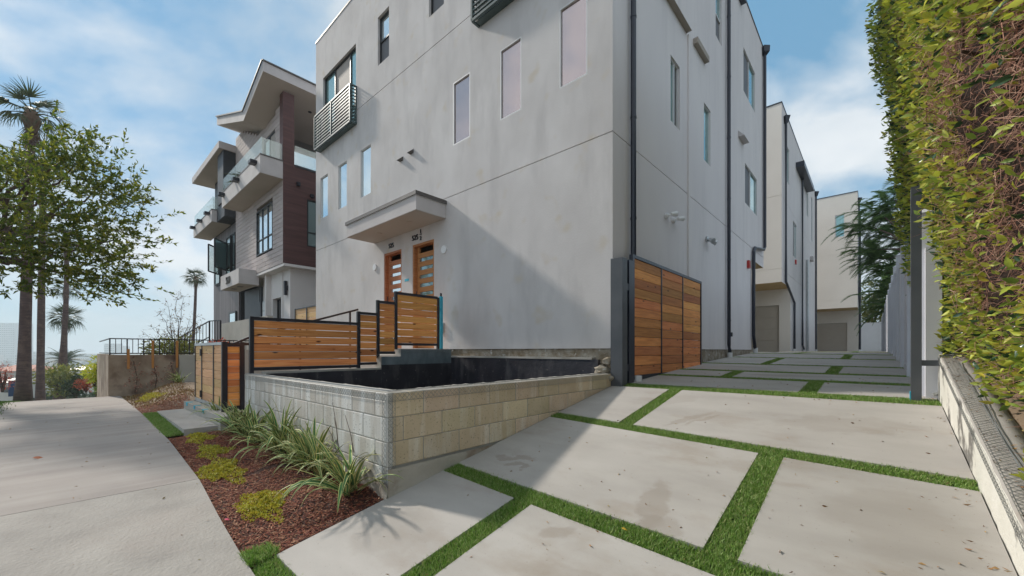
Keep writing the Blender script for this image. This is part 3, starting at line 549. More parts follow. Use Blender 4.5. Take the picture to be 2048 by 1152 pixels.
window('X', SX, *sideW[2], apt, [M['screen'], M['glasst']], M['frame'], d=.05, fw=.02, vsplit=(14.3,))
window('X', SX, *sideW[3], apt, [M['screen'], M['glasst']], M['frame'], d=.05, fw=.02, vsplit=(14.5,))
# pop-out boxes on the side wall whose undersides show
MB().box(SX, SX+.11, 6.9, 8.63, 6.62, 10.6).build('popout', M['stucco_side'], apt)
MB().box(SX+.002, SX+.108, 6.91, 8.62, 6.612, 6.62).build('popout_soffit', M['soffit'], apt)
MB().box(SX, SX+.10, 9.03, 9.84, 6.62, 6.74).build('ledge', M['soffit'], apt)
MB().box(SX-.02, SX+.035, 8.67, 8.75, .04, 6.61).build('corner_bead', M['stucco_side'], apt)
# foundation strip below the stucco
def rough_strip(name, axis, c, u0, u1, z0f, z1, m, par, d=.03, nz=6, seed=0):
    n = max(8, int((u1-u0)*9)); V = []; rs = np.random.default_rng(seed)
    for j in range(nz+1):
        for i in range(n+1):
            u = u0+(u1-u0)*i/n; z0 = z0f(u); z = z0+(z1-z0)*j/nz; o = rs.uniform(-d, d)*(.5 if j in (0,nz) else 1)
            V.append((u, c+o, z) if axis == 'Y' else (c+o, u, z))
    F = [(j*(n+1)+i, j*(n+1)+i+1, (j+1)*(n+1)+i+1, (j+1)*(n+1)+i) for j in range(nz) for i in range(n)]
    return npmesh(name, V, F, m, par)
rough_strip('foundation', 'Y', FY+.03, -13.6, SX-.01, lambda u: -.6, .05, M['rubble'], apt, .012)
rough_strip('foundation', 'X', SX-.02, FY, 14.6, lambda u: dz(u)-.05, .05, M['rubble'], apt, .012, seed=2)
for (x, y, z, s) in [(-2.95,5.43,-.15,.09),(-3.05,5.40,-.28,.11),(-2.93,5.38,-.40,.10),(-3.2,5.42,-.22,.07)]:
    bm = bmesh.new(); bmesh.ops.create_icosphere(bm, subdivisions=2, radius=s)
    for v in bm.verts: v.co += Vector((random.uniform(-1,1), random.uniform(-1,1), random.uniform(-1,1))) * s*.22; v.co.z *= .7
    me = bpy.data.meshes.new('rubble'); bm.to_mesh(me); bm.free(); me.transform(Matrix.Translation((x,y,z))); me.materials.append(M['rubble']); put('rubble', me, apt)
# canopy
MB().box(-9.86, -6.85, 4.69, FY-.002, 2.86, 3.15).build('canopy', M['fascia'], apt)
MB().box(-9.84, -6.87, 4.71, FY-.004, 2.852, 2.86).build('canopy_soffit', M['nsoff'], apt)
MB().box(-9.89, -6.82, 4.66, FY-.002, 3.158, 3.235).build('canopy_flashing', M['cap'], apt)
MB().box(-9.87, -6.84, 4.68, FY-.003, 3.15, 3.158).build('canopy_trim', M['frame'], apt)
for x in (-8.9, -7.6): MB().tube([(x,5.05,2.853),(x,5.05,2.845)], .06, 14).build('soffit_light', M['nsoff'], apt)
# doors
for k, (a, b) in enumerate(doors):
    fr = MB().box(a, a+.05, FY+.01, FY+.16, .06, 2.5).box(b-.05, b, FY+.01, FY+.16, .06, 2.5).box(a+.05, b-.05, FY+.01, FY+.16, 2.45, 2.5).build('door_frame', M['doorwood'], apt)
    d = MB().box(a+.052, a+.14, FY+.10, FY+.145, .07, 2.445).box(b-.14, b-.052, FY+.10, FY+.145, .07, 2.445)
    z = .3; d.box(a+.14, b-.14, FY+.10, FY+.145, .07, .3); gl = []
    while z < 2.25:
        gl.append((z, z+.085)); d.box(a+.14, b-.14, FY+.10, FY+.145, z+.085, min(z+.2, 2.445)); z += .2
    dr = d.build('front_door', M['doorwood'], apt)
    for z0, z1 in gl: MB().box(a+.14, b-.14, FY+.118, FY+.128, z0, z1).build('pane', M['glassw'] if k == 0 else M['glassn'], dr)
    MB().tube([(a+.11,FY+.1,1.1),(a+.11,FY+.04,1.1),(a+.11,FY+.04,1.4)], .011, 6).build('handle', M['black'], dr)
text('525', .16, (-9.02, FY-.012, 2.60), 0, M['black'], apt)
text('525', .17, (-7.98, FY-.012, 2.60), 0, M['black'], apt)
text('1', .13, (-7.76, FY-.012, 2.72), 0, M['black'], apt); text('2', .13, (-7.76, FY-.012, 2.56), 0, M['black'], apt); MB().box(-7.80,-7.72,FY-.02,FY-.004,2.685,2.70).build('fraction_bar', M['black'], apt)
for px, py in [(750.5,534.7),(889,499)]:
    p = onY(px, py, FY); MB().tube([(p.x,FY,p.z),(p.x,FY-.03,p.z)], .085, 20).build('light_disc', M['white'], apt)
p = onY(813.6, 560, FY); MB().box(p.x-.09, p.x+.09, FY-.004, FY, p.z-.03, p.z+.03).build('tape', M['teal'], apt)
p = onY(885, 656, FY); mb = MB(); mb.box(p.x-.07, p.x+.07, FY-.05, FY, p.z-.11, p.z+.11); bxo = mb.build('outlet_box', M['galv'], apt); MB().box(p.x-.045, p.x+.045, FY-.058, FY-.05, p.z-.07, p.z+.07).build('cover', M['cap'], bxo)
for px, py in [(803,319),(824,304)]:
    p = onY(px, py, FY); MB().mesh and None
    mb = MB(); mb.mesh([(p.x-.07,FY,p.z+.06),(p.x+.07,FY,p.z+.06),(p.x+.07,FY-.10,p.z-.03),(p.x-.07,FY-.10,p.z-.03),(p.x-.07,FY,p.z-.04),(p.x+.07,FY,p.z-.04)], [(0,1,2,3),(3,2,5,4),(0,3,4),(1,5,2),(0,4,5,1)]); mb.build('vent_hood', M['cap'], apt)
# side wall fittings
def downpipe(par, X, Y, z0, z1, r=.045, kick=None, boot=True, hop=False):
    pts = [(X+.07,Y,z1),(X+.07,Y,z0+.25)] + ([(X+.07,Y+kick[0],z0+.12)] if kick else []) + [(X+.07,Y+(kick[0] if kick else 0),z0)]
    o = pipe(pts, r, par)
    z = z0+.9
    while z < z1-.3: MB().tube([(X+.07,Y,z-.015),(X+.07,Y,z+.015)], r+.006, 8).build('strap', M['navy'], o); z += 1.6
    if boot: MB().tube([(X+.07,Y+(kick[0] if kick else 0),z0+.06),(X+.07,Y+(kick[0] if kick else 0),z0-.1)], r+.018, 10).build('boot', M['white'], o)
    if hop: MB().mesh and MB().tube([(X+.1,Y,z1-.05),(X+.1,Y,z1+.05),(X+.1,Y,z1+.22)], [.05,.13,.14], 4).build('hopper', M['navy'], o)
downpipe(apt, SX, 6.0, -.40, 10.3); downpipe(apt, SX, 11.63, -.10, 10.6, kick=(.08,))
o = pipe([(SX+.07,16.28,10.35),(SX+.07,16.28,3.62),(SX+.07,16.1,3.5),(SX+.07,14.7,3.3),(SX+.07,14.55,3.15),(SX+.07,14.5,.5),(SX+.07,14.75,.05)], .05, apt)
MB().tube([(SX+.07,14.75,.1),(SX+.07,14.78,-.08)], .07, 10).build('boot', M['white'], o); MB().tube([(SX+.08,16.28,10.3),(SX+.08,16.28,10.4),(SX+.08,16.28,10.6)], [.06,.14,.15], 4).build('hopper', M['navy'], o)
MB().box(SX, SX+.14, 12.9, 13.25, 10.15, 10.45).build('gutter_box', M['navy'], apt)
p = onX(1480, 276, SX); mb = MB(); Y, z = 13.2, 6.22
mb.mesh([(SX,Y-.3,z+.12),(SX,Y+.3,z+.12),(SX+.16,Y+.3,z-.06),(SX+.16,Y-.3,z-.06),(SX,Y-.3,z-.06),(SX,Y+.3,z-.06)], [(0,1,2,3),(3,2,5,4),(0,3,4),(1,5,2),(0,4,5,1)]); mb.build('vent_hood', M['fascia'], apt)
for (Y, z) in [(7.5,2.53),(7.86,2.53)]:
    l = MB().tube([(SX,Y,z),(SX+.05,Y,z)], .05, 10).tube([(SX+.05,Y,z),(SX+.10,Y+.06,z+.03)], .018, 6).tube([(SX+.09,Y+.02,z+.02),(SX+.14,Y+.16,z+.05)], [.03,.05], 10).build('security_camera', M['white'], apt)
    MB().tube([(SX+.141,Y+.162,z+.05),(SX+.145,Y+.172,z+.052)], .04, 10).build('lens', M['cap'], l)
fl = MB().tube([(SX,9.95,2.6),(SX+.04,9.95,2.6)], .07, 12).build('floodlight', M['galv'], apt)
for s in (-1, 1): MB().tube([(SX+.05,9.95,2.58),(SX+.10,9.95+.09*s,2.55)], [.02,.025], 8).tube([(SX+.1,9.95+.09*s,2.56),(SX+.19,9.95+.13*s,2.50)], [.04,.065], 10).build('lamp_head', M['galv'], fl)
p = onX(1491, 525, SX); MB().box(SX, SX+.07, 13.95, 14.12, 2.55, 2.78).build('alarm', M['red'], apt)
p = onX(1459, 688, SX); MB().tube([(SX,12.1,.45),(SX+.04,12.1,.45)], .06, 10).build('spigot', M['black'], apt)

# ------------------------------------------------------------------ rear stucco buildings
def rear(x0, x1, y0, y1, h, label, gar, dpset, wins, rec=2.4, gm=M['stucco_side'], frontwin=()):
    t = thing('apartment_building', ((x0+x1)/2, (y0+y1)/2, -.05), label, 'building', 'stucco apartment blocks along the driveway')
    wall('Y', y0, x0, x1, 2.93, h, list(frontwin), M['cream'] if True else gm, t, grooves=(3.5, 6.6))
    for wv in frontwin: window('Y', y0, *wv, t, M['glasst'], M['frame'], d=.05, fw=.06, split=(wv[2]+wv[3])/2)
    wall('X', x1, y0, y0+rec, 2.93, h, [v for v in wins if v[1] < y0+rec], gm, t, grooves=(3.5,6.6))
    wall('X', x1, y0+rec, y1, -.05, h, [v for v in wins if v[0] >= y0+rec], gm, t, grooves=(3.5,6.6))
    for v in wins: window('X', x1, *v, t, [M['screen'], M['glasst']], M['frame'], d=.05, fw=.03, vsplit=((v[0]+v[1])/2,))
    mb = MB(); mb.poly([(x0,y0,2.93),(x1,y0,2.93),(x1,y0+rec,2.93),(x0,y0+rec,2.93)]); mb.build('soffit', M['soffitwood'], t)
    g0, g1, gh = gar
    wall('Y', y0+rec, x0, x1, -.05, 2.93, [(g0,g1,-.05,gh)], M['cream'], t, name='garage_wall', depth=.15)
    gd = MB().box(g0, g1, y0+rec+.12, y0+rec+.14, -.05, gh).build('garage_door', M['garage'], t)
    for k in range(4): MB().box(g0+.005, g1-.005, y0+rec+.095, y0+rec+.12, -.045+k*(gh+.05)/4, -.065+(k+1)*(gh+.05)/4).build('door_panel', M['garage'], gd)
    mb = MB(); mb.poly([(x0,y0,h-.1),(x1,y0,h-.1),(x1,y1,h-.1),(x0,y1,h-.1)]); mb.poly([(x0,y1,-.05),(x1,y1,-.05),(x1,y1,h),(x0,y1,h)]); mb.poly([(x0,y0,-.05),(x0,y1,-.05),(x0,y1,h),(x0,y0,h)]); mb.build('back_wall', gm, t)
    MB().box(x0-.02, x1+.02, y0-.02, y0+.1, h, h+.05).box(x1-.1, x1+.02, y0+.1, y1, h, h+.05).build('coping', M['navy'], t)
    for d in dpset: o = pipe([(x1+.07,y,z) for y, z in d], .05, t); 
    for d in dpset:
        MB().tube([(x1+.08,d[0][0],d[0][1]-.05),(x1+.08,d[0][0],d[0][1]+.25)], [.07,.16], 4).build('hopper', M['navy'], t)
        MB().tube([(x1+.07,d[-1][0],.1),(x1+.07,d[-1][0],-.05)], .075, 8).build('boot', M['white'], t)
    return t
b2 = rear(-13.6, SX, 20.2, 33.1, 10.5, 'cream stucco block behind the grey one, with a garage and dark downpipes', (-5.9,-3.35,2.18), 
     [[(20.8,9.9),(20.8,3.0),(23.3,2.3),(23.3,0)], [(26.2,9.2),(26.2,.3),(26.8,.1),(26.8,0)], [(32.9,10.2),(32.9,0)]],
     [(21.3,22.2,7.6,9.2),(23.4,24.6,4.6,6.3),(28.6,29.4,7.9,9.3),(30.9,31.6,6.9,9.6)])
MB().box(SX, SX+.35, 24.3, 28.6, 9.15, 9.4).build('gutter_box', M['navy'], b2)
MB().box(SX-.3, SX-.24, 22.2, 28.2, 10.5, 10.95).build('roof_screen', M['navy'], b2)
MB().box(SX, SX+.06, 24.0, 24.25, 4.3, 4.5).build('alarm', M['red'], b2)
MB().tube([(SX+.08,28.2,0),(SX+.08,28.2,5.2)], .06, 8).build('conduit', M['galv'], b2)
MB().box(SX, SX+.16, 30.2, 30.7, 5.5, 5.75).build('vent_hood', M['fascia'], b2)
p = onY(1670, 431, 35.3); q = onY(1690, 473, 35.3)
b3 = rear(-9, -.82, 35.3, 45, 10.65, 'cream stucco block at the far end of the driveway with one small window', (-4.6,-1.45,2.05),
     [[(35.5,10.0),(35.5,3.6),(36.4,3.2),(36.4,0)], [(38.5,9.9),(38.5,0)]], [], frontwin=[(p.x, q.x, q.z, p.z)])

# ------------------------------------------------------------------ planter of concrete blocks
pl = thing('block_planter', (-4.8, 3.5, -1.15), 'raised empty planter of tan concrete blocks with black waterproofed inside', 'planter')
TOP = -.337; CH = .2; BL = .4; T = .2; XF0, XF1 = -6.76, -2.885
MB().box(XF0, XF1-.006, WB+.006, WB+T-.006, -1.55, TOP-.004).build('front_core', M['mortar'], pl)
MB().box(XF1-T+.006, XF1-.006, WB+T-.004, FY-.04, -1.45, TOP-.004).build('side_core', M['mortar'], pl)
for c in range(4):
    z1 = TOP - c*CH - .004; z0 = z1 - CH + .008
    x = XF1 - .001; first = c % 2 == 0
    Ls = [(.2 if first else .4)] + [.4]*12
    for L_ in Ls:
        xa = max(x-L_+.008, XF0)
        if x - xa > .05: cbox('block', xa, x-(.0 if x > XF1-.01 else 0), WB-.001, WB+.05, z0-.001, z1+.001, M['blockf'], pl, c=.006, jit=.0012)
        x -= L_
        if x <= XF0: break
for c in range(3):
    z1 = TOP - c*CH - .004; z0 = z1 - CH + .008; y = WB + .052 ; first = True
    while y < FY-.15:
        L_ = (.10 if c % 2 else .30) if first else .4
        yb_ = min(y+L_-.008, FY-.05)
        if yb_ - y > .05: cbox('block', XF1-.05, XF1+.001, y, yb_, z0-.001, z1+.001, M['block'], pl, c=.006, jit=.0012)
        y += L_; first = False
rough_strip('footing', 'X', XF1+.022, WB-.01, FY-.1, lambda u: dz(u)-.08, TOP-.61, M['footing'], pl, .006, seed=4)
rough_strip('footing', 'Y', WB-.02, -3.4, XF1+.02, lambda u: -1.3, -1.06, M['footing'], pl, .012, seed=5)
# rough mortar bed on top of the walls
def topbed(name, x0, x1, y0, y1, z, m, par, amp=.01, seed=1, zf=None):
    rs = np.random.default_rng(seed); nx = max(3, int((x1-x0)/.05)); ny = max(3, int((y1-y0)/.05)); V = []
    for j in range(ny+1):
        for i in range(nx+1):
            x = x0+(x1-x0)*i/nx; y = y0+(y1-y0)*j/ny; V.append((x, y, (zf(x, y) if zf else z) + (rs.uniform(0, amp) if 0 < i < nx and 0 < j < ny else -.004)))
    F = [(j*(nx+1)+i, j*(nx+1)+i+1, (j+1)*(nx+1)+i+1, (j+1)*(nx+1)+i) for j in range(ny) for i in range(nx)]
    return npmesh(name, V, F, m, par, smooth=True)
topbed('mortar_bed', XF0, XF1, WB, WB+T, TOP, M['mortar'], pl, .014)
topbed('mortar_bed', XF1-T, XF1, WB+T, FY-.04, TOP, M['mortar'], pl, .014, 2)
# wire lath strips
def lath(o, ux, uy, L, Wd, par, cell=.022, name='wire_lath'):
    """o origin, ux unit along, uy unit across"""
    o = Vector(o); ux = Vector(ux); uy = Vector(uy); nn = ux.cross(uy).normalized(); mb = MB(); n = int(L/cell); k = max(1, round(Wd/cell)); r = .0013
    def wr(a, b):
        t = (b-a); s = nn.cross(t).normalized()*r; h = nn*r*1.6
        mb.mesh([a+s, a-s, a+h, b+s, b-s, b+h], [(0,3,4,1),(0,2,5,3),(1,4,5,2)])
    for i in range(n):
        for j in range(k):
            a = o + ux*(i*cell) + uy*(j*cell); s = ((i+j) & 1)
            p, q = (a, a+ux*cell+uy*cell) if s else (a+uy*cell, a+ux*cell); wr(p, q)
    for j in (0, k): wr(o+uy*j*cell, o+uy*j*cell+ux*n*cell)
    return mb.build(name, M['wire'], par)
e = .006
lath((XF0, WB-e, TOP-.07), (1,0,0), (0,0,1), XF1-XF0, .066, pl); lath((XF0, WB, TOP+.013), (1,0,0), (0,1,0), XF1-XF0, .066, pl)
lath((XF1+e, WB, TOP-.07), (0,1,0), (0,0,1), FY-WB-.15, .066, pl); lath((XF1-.068, WB, TOP+.014), (0,1,0), (1,0,0), FY-WB-.15, .066, pl)
lath((XF1-.07, WB-e-.002, -1.13), (0,0,1), (1,0,0), .79, .066, pl); lath((XF1+e+.002, WB, -1.13), (0,0,1), (0,1,0), .79, .066, pl)
# pit: black coated faces and floor, walkway retaining wall with steps
WX = -6.55
mb = MB(); mb.box(XF0+.01, XF1-T+.0, WB+T-.002, WB+T+.008, -1.4, TOP-.02); mb.box(XF1-T-.01, XF1-T+.002, WB+T+.01, FY-.04, -1.4, TOP-.03); mb.box(WX, XF1-T, FY-.11, FY-.035, -1.4, -.13); mb.build('waterproofing', M['pit'], pl)
topbed('planter_floor', WX, XF1-T, WB+T, FY-.1, -1.25, M['pit'], pl, .03)
MB().box(WX, XF1-.3, FY-.12, FY-.0, -.13, -.10).build('ledge', M['mortar'], pl)
wk = thing('walkway_wall', (-6.65, 3.6, -1.1), 'stepped concrete wall coated black and grey under the slatted entry fence', 'wall')
steps_ = [(WB+T+.01, 3.75, -.30), (3.75, 4.15, -.10), (4.15, 5.34, .04)]
for y0, y1, z in steps_:
    MB().box(WX-.22, WX-.004, y0, y1, -1.4, z).build('wall_step', M['mortar'], wk)
rough_strip('waterproofing', 'X', WX+.004, WB+T+.01, 3.75, lambda u: -1.4, -.33, M['pit'], wk, .006, seed=8)
rough_strip('waterproofing', 'X', WX+.004, 3.75, 5.34, lambda u: -1.4, -.24, M['pit'], wk, .006, seed=9)
rough_strip('membrane', 'X', WX+.010, 3.75, 4.15, lambda u: -.25, -.10, M['membrane'], wk, .006, nz=3, seed=9)
rough_strip('membrane', 'X', WX+.010, 4.15, 5.34, lambda u: -.25, .035, M['membrane'], wk, .006, nz=3, seed=10)
lath((WX-.002, 3.75, -.09), (0,1,0), (-1,0,0), .4, .11, wk); lath((WX-.002, 4.15, .05), (0,1,0), (-1,0,0), 1.15, .11, wk); lath((WX+.02, 4.15, -.02), (0,1,0), (0,0,1), 1.15, .05, wk)
# entry walkway and its steps behind the fence
wkf = thing('entry_steps', (-8, 3.5, -1), 'concrete entry walk and steps rising behind the slatted fence to the doors', 'steps')
for k in range(6): MB().box(-10.2, WX-.24, 3.0+k*.3, FY-.02, -1.1+k*.17, -1.1+(k+1)*.17+.0).build('step', M['conc'], wkf)
MB().box(-10.2, WX-.24, 1.9, 3.0, -1.2, -1.0).build('walk_slab', M['conc'], wkf)
MB().box(-10.35, -10.2, 1.95, FY-.02, -1.3, .03).build('side_wall', M['greyblock'], wkf)

# ------------------------------------------------------------------ slatted cedar fence (four stepped panels), gates
fn = thing('slatted_fence', (WX-.1, 3.5, -.3), 'stepped black-framed fence of horizontal cedar slats leading up to the doors', 'fence')
FX = WX-.12
def panel(y0, y1, z0, z1, nb, post_z, par, X=FX, m=M['cedar'], post='fence_post'):
    MB().box(X-.025, X+.025, y0, y0+.05, post_z, z1+.03).build(post, M['black'], par)
    MB().box(X-.025, X+.025, y0+.05, y1-.001, z1-.02, z1+.025).build('fence_rail', M['black'], par); MB().box(X-.025, X+.025, y0+.05, y1-.001, z0-.025, z0+.02).build('fence_rail', M['black'], par)
    h = (z1-z0-.04)/nb
    for k in range(nb): cbox('slat', X-.012, X+.012, y0+.053, y1-.005, z0+.02+k*h+.005, z0+.02+(k+1)*h-.006, m, par, c=.003, jit=.0015)
def fy_(px, y, z=None): return onX(px, y, FX)
ya, yb2, yc, yd, ye = onX(499,700,FX).y, onX(714,700,FX).y, onX(753,700,FX).y, onX(789,700,FX).y, onX(874,700,FX).y
panel(ya, yb2, -.26, .47, 6, -.34, fn); panel(yb2, yc, -.22, .66, 7, -.33, fn); panel(yc, yd, -.03, .89, 7, -.12, fn); panel(yd, ye, .13, 1.09, 7, .03, fn)
MB().box(FX-.025, FX+.025, ye, ye+.045, .04, 1.10).build('fence_post', M['black'], fn)
tp = thing('taped_post', (FX, ye+.1, .05), 'slim post wrapped in bright blue tape beside the entry fence', 'post')
MB().box(FX-.03, FX+.03, ye+.07, ye+.13, .04, 1.13).build('post', M['teal'], tp); MB().tube([(FX,ye+.10,1.13),(FX,ye+.10,1.2)], .02, 8).build('cap', M['black'], tp); MB().box(FX-.02, FX+.02, ye+.045, ye+.07, .85, .9).build('hinge', M['teal'], tp)
hr_ = thing('handrail', (-8.0, 3.4, -.9), 'sloping black handrail climbing behind the slatted fence', 'handrail')
hp = [onX(466,688,-7.55), onX(500,674,-7.6), onX(620,645,-7.7), onX(716,620,-7.7)]
MB().sqbar(hp[0], hp[1], .035).build('rail', M['black'], hr_); MB().sqbar(onX(500,674,-7.6), onX(716,619,-7.6), .035).build('rail', M['black'], hr_)
for px in (500, 600, 700):
    q = onX(px, 674-(px-500)*.255, -7.6); MB().sqbar(q, (q.x, q.y, -1.0), .03).build('baluster', M['black'], hr_)
# entry gate (low, by the pad)
eg = thing('entry_gate', (-8.3, 1.6, -.92), 'low pale cedar gate with thin steel dividers on the curb by the entry pad', 'gate')
GY = 1.60; gx = [onY(p, 700, GY).x for p in (393, 406, 429.5, 449)]; gz0, gz1 = -.86, .095
MB().box(gx[0], gx[3], GY-.03, GY+.03, gz1, gz1+.045).box(gx[0], gx[3], GY-.025, GY+.025, gz0-.055, gz0).build('gate_frame', M['galv'], eg)
for i in range(4): MB().box(gx[i]-.014, gx[i]+.014, GY-.026, GY+.02, gz0, gz1).build('divider', M['cap'], eg)
for i in range(3):
    for k in range(7):
        h = (gz1-gz0)/7; cbox('board', gx[i]+.016, gx[i+1]-.016, GY-.012, GY+.008, gz0+k*h+.003, gz0+(k+1)*h-.003, M['cedarl'], eg, c=.003, jit=.001)
for z in (gz1-.12, gz0+.1): MB().box(gx[1]-.03, gx[1]+.03, GY-.045, GY-.027, z-.06, z+.06).build('hinge', M['black'], eg)
for i in (0, 1, 3): MB().box(gx[i]-.03, gx[i]+.03, GY-.03, GY+.03, -.93, gz0-.05).build('foot', M['greypost'], eg)
rp = thing('gate_return_panel', (gx[3]+.02, 1.7, -.92), 'narrow orange cedar panel in a heavy black frame between gate and planter', 'fence panel')
x0 = gx[3]+.03
MB().box(x0, x0+.06, GY-.05, GY+.02, -.93, .14).build('post', M['black'], rp)
yr = onX(484, 700, x0+.03).y
MB().box(x0, x0+.06, yr-.03, yr+.03, -.93, .14).build('post', M['black'], rp); MB().box(x0, x0+.06, GY+.02, yr-.03, .07, .125).box(x0, x0+.06, GY+.02, yr-.03, -.90, -.85).box(x0, x0+.06, yr+.03, 2.2, .09, .13).build('rail', M['black'], rp)
for k in range(9):
    h = .92/9; cbox('board', x0+.02, x0+.042, GY+.022, yr-.032, -.85+k*h+.003, -.85+(k+1)*h-.003, M['cedar'], rp, c=.003, jit=.001)
# far gate between the buildings
fg = thing('side_gate', (-14.6, 5.6, 0), 'small pale cedar gate in the gap between the grey building and its neighbour', 'gate')
a = onY(592, 640, 5.6).x; b = onY(640, 640, 5.6).x
for k in range(9): cbox('board', a, b, 5.59, 5.61, -.1+k*.18, -.1+k*.18+.172, M['cedarl'], fg, c=.003)
MB().box(a-.03, b, 5.57, 5.63, 1.52, 1.56).box(a-.04, a, 5.56, 5.64, -.1, 1.56).box((a+b)/2-.02, (a+b)/2+.02, 5.56, 5.64, -.1, 1.52).build('gate_frame', M['greypost'], fg)
# sliding driveway gate
sg = thing('sliding_gate', (-2.75, 7.4, -.42), 'wide sliding driveway gate of orange cedar boards in a dark frame', 'gate')
GX = -2.75; ysg = [5.83, 6.90, 7.94, 9.01]; z0, z1 = -.38, 1.43
MB().box(GX-.04, GX+.02, ysg[0]-.06, ysg[0], z0-.05, z1+.05).box(GX-.04, GX+.02, ysg[3]-.0, ysg[3]+.05, z0-.05, z1+.05).box(GX-.04, GX+.02, ysg[0], ysg[3], z1, z1+.05).box(GX-.04, GX+.02, ysg[0], ysg[3], z0-.06, z0).build('gate_frame', M['navy'], sg)
for y in ysg[1:3]: MB().box(GX-.03, GX+.018, y-.018, y+.018, z0, z1).build('divider', M['navy'], sg)
for i in range(3):
    for k in range(12):
        h = (z1-z0)/12; cbox('board', GX-.012, GX+.008, ysg[i]+(.019 if i else .002), ysg[i+1]-.019, z0+k*h+.003, z0+(k+1)*h-.003, M['cedar'], sg, c=.003, jit=.001)
for y in (6.2, 8.6): MB().tube([(GX-.01,y-.0,-.42),(GX-.05,y,-.42)], .045, 12).build('wheel', M['greypost'], sg)
gp = thing('gate_post', (-2.8, 5.45, -.5), 'stout blue-grey steel gate post at the grey building corner', 'post')
MB().box(-2.885, -2.70, 5.36, 5.52, -.55, 1.36).build('post', M['greypost'], gp); MB().box(-2.80, -2.70, 5.58, 5.74, -.5, 1.36).build('guide_channel', M['navy'], gp)
MB().box(-2.88, -2.705, 5.52, 5.58, .9, 1.0).box(-2.88, -2.705, 5.52, 5.58, -.3, -.2).build('bracket', M['navy'], gp)
MB().tube([(-2.70,5.88,-.56),(-2.70,5.88,-.38)], .06, 10).build('pipe_boot', M['white'], gp)

# ------------------------------------------------------------------ right side: low wall, post, vinyl fences
def lwz(y): return -.06 + (y-5.6)*.242 if y > 1.2 else -.06 + (1.2-5.6)*.242 + (y-1.2)*.17
lw = thing('retaining_wall', (.56, 3, -.9), 'low sloping retaining wall with whitewashed face and wire mesh along its top', 'wall')
Yl = [-1.2, 0, 1.2, 2, 3, 4, 5, 5.72]; mb = MB(); 
V = []
nY = 80; rs = np.random.default_rng(3)
ysl = np.linspace(-1.2, 5.72, nY); rowsV = []
for y in ysl:
    zt = lwz(y); r_ = []
    for (x, z) in [(.47, dz(y)-.12), (.468, dz(y)+(zt-dz(y))*.33), (.466, dz(y)+(zt-dz(y))*.66), (.47, zt-.008), (.478, zt), (.53, zt), (.60, zt), (.66, zt-.004), (.665, zt-.5)]:
        r_.append((x+rs.uniform(-.004,.004), y, z+rs.uniform(-.003,.003)))
    rowsV.append(r_)
nc = 9; V = [p for r_ in rowsV for p in r_]; F = [(j*nc+i, j*nc+i+1, (j+1)*nc+i+1, (j+1)*nc+i) for j in range(nY-1) for i in range(nc-1)]
mi = [0 if (k % (nc-1)) < 3 else 1 for k in range(len(F))]
npmesh('wall_body', V, F, [M['limewash'], M['conc']], lw, mi=mi, smooth=True)
mb = MB(); mb.poly([(.47,5.72,-.6),(.66,5.72,-.6),(.66,5.72,lwz(5.72)),(.47,5.72,lwz(5.72))]); mb.build('wall_end', M['limewash'], lw)
u = Vector((0, 1, .242)).normalized()
lath((.478, 1.2, lwz(1.2)+.012), u, (1,0,0), 4.6, .075, lw, cell=.02); lath((.458, 1.2, lwz(1.2)-.05), u, (0,0,1), 4.6, .045, lw, cell=.02)
MB().tube([(.56, 1.2+i*.3, lwz(1.2+i*.3)+.012+.004*math.sin(i*2.1)) for i in range(15)], .003, 5).tube([(.575+.008*math.sin(i*1.3), 1.2+i*.3, lwz(1.2+i*.3)+.014) for i in range(15)], .003, 5).build('wire', M['wire'], lw)
o = topbed('planting_soil', .66, 3.2, -.6, 8.2, 0, M['dirt'], None, .03, 5, zf=lambda x, y: lwz(min(y,5.6))-.02 + .1*(x-.66)); tag(o, kind='structure')
bp_ = thing('gate_receiver_post', (.32, 5.6, -.48), 'tall dark grey steel post at the right edge of the driveway', 'post')
MB().box(.27, .345, 5.58, 5.66, -.52, 1.62).build('post', M['greypost'], bp_); MB().box(.345, .50, 5.60, 5.65, -.145, -.09).build('arm', M['greypost'], bp_); MB().box(.262, .27, 5.59, 5.64, -.5, -.40).build('tape', M['teal'], bp_)
vf = thing('vinyl_fence', (.38, 10, -.2), 'tall pale vinyl privacy fence receding along the right of the driveway', 'fence')
y = 5.9; sgs = []
k = 0
while y < 34:
    zz = dz(y+.1); top = 1.62 + zz*.6 + .22*min(k,3)*.5
    MB().box(.33, .44, y, y+.11, zz-.05, top+.08).build('post', M['vinyl'], vf); MB().mesh and None
    mb = MB(); mb.mesh([(.32,y-.01,top+.08),(.45,y-.01,top+.08),(.45,y+.12,top+.08),(.32,y+.12,top+.08),(.385,y+.055,top+.13)], [(0,1,4),(1,2,4),(2,3,4),(3,0,4),(3,2,1,0)]); mb.build('post_cap', M['vinyl'], vf)
    nb = 10; w_ = (1.75-.11)/nb
    if y < 20:
        for j in range(nb): cbox('picket', .372, .398, y+.11+j*w_+.001, y+.11+(j+1)*w_-.001, zz-.0, top-.08, M['vinyl'], vf, c=.004)
    else: MB().box(.372, .398, y+.11, y+1.75, zz, top-.08).build('picket_panel', M['vinyl'], vf)
    MB().box(.362, .408, y+.11, y+1.75, top-.08, top-.0).build('rail', M['vinyl'], vf); MB().box(.362, .408, y+.11, y+1.75, zz+.03, zz+.15).build('rail', M['vinyl'], vf)
    y += 1.75; k += 1
ff = thing('vinyl_fence', (0, 41, 0), 'white vinyl fence closing off the far end of the driveway', 'fence')
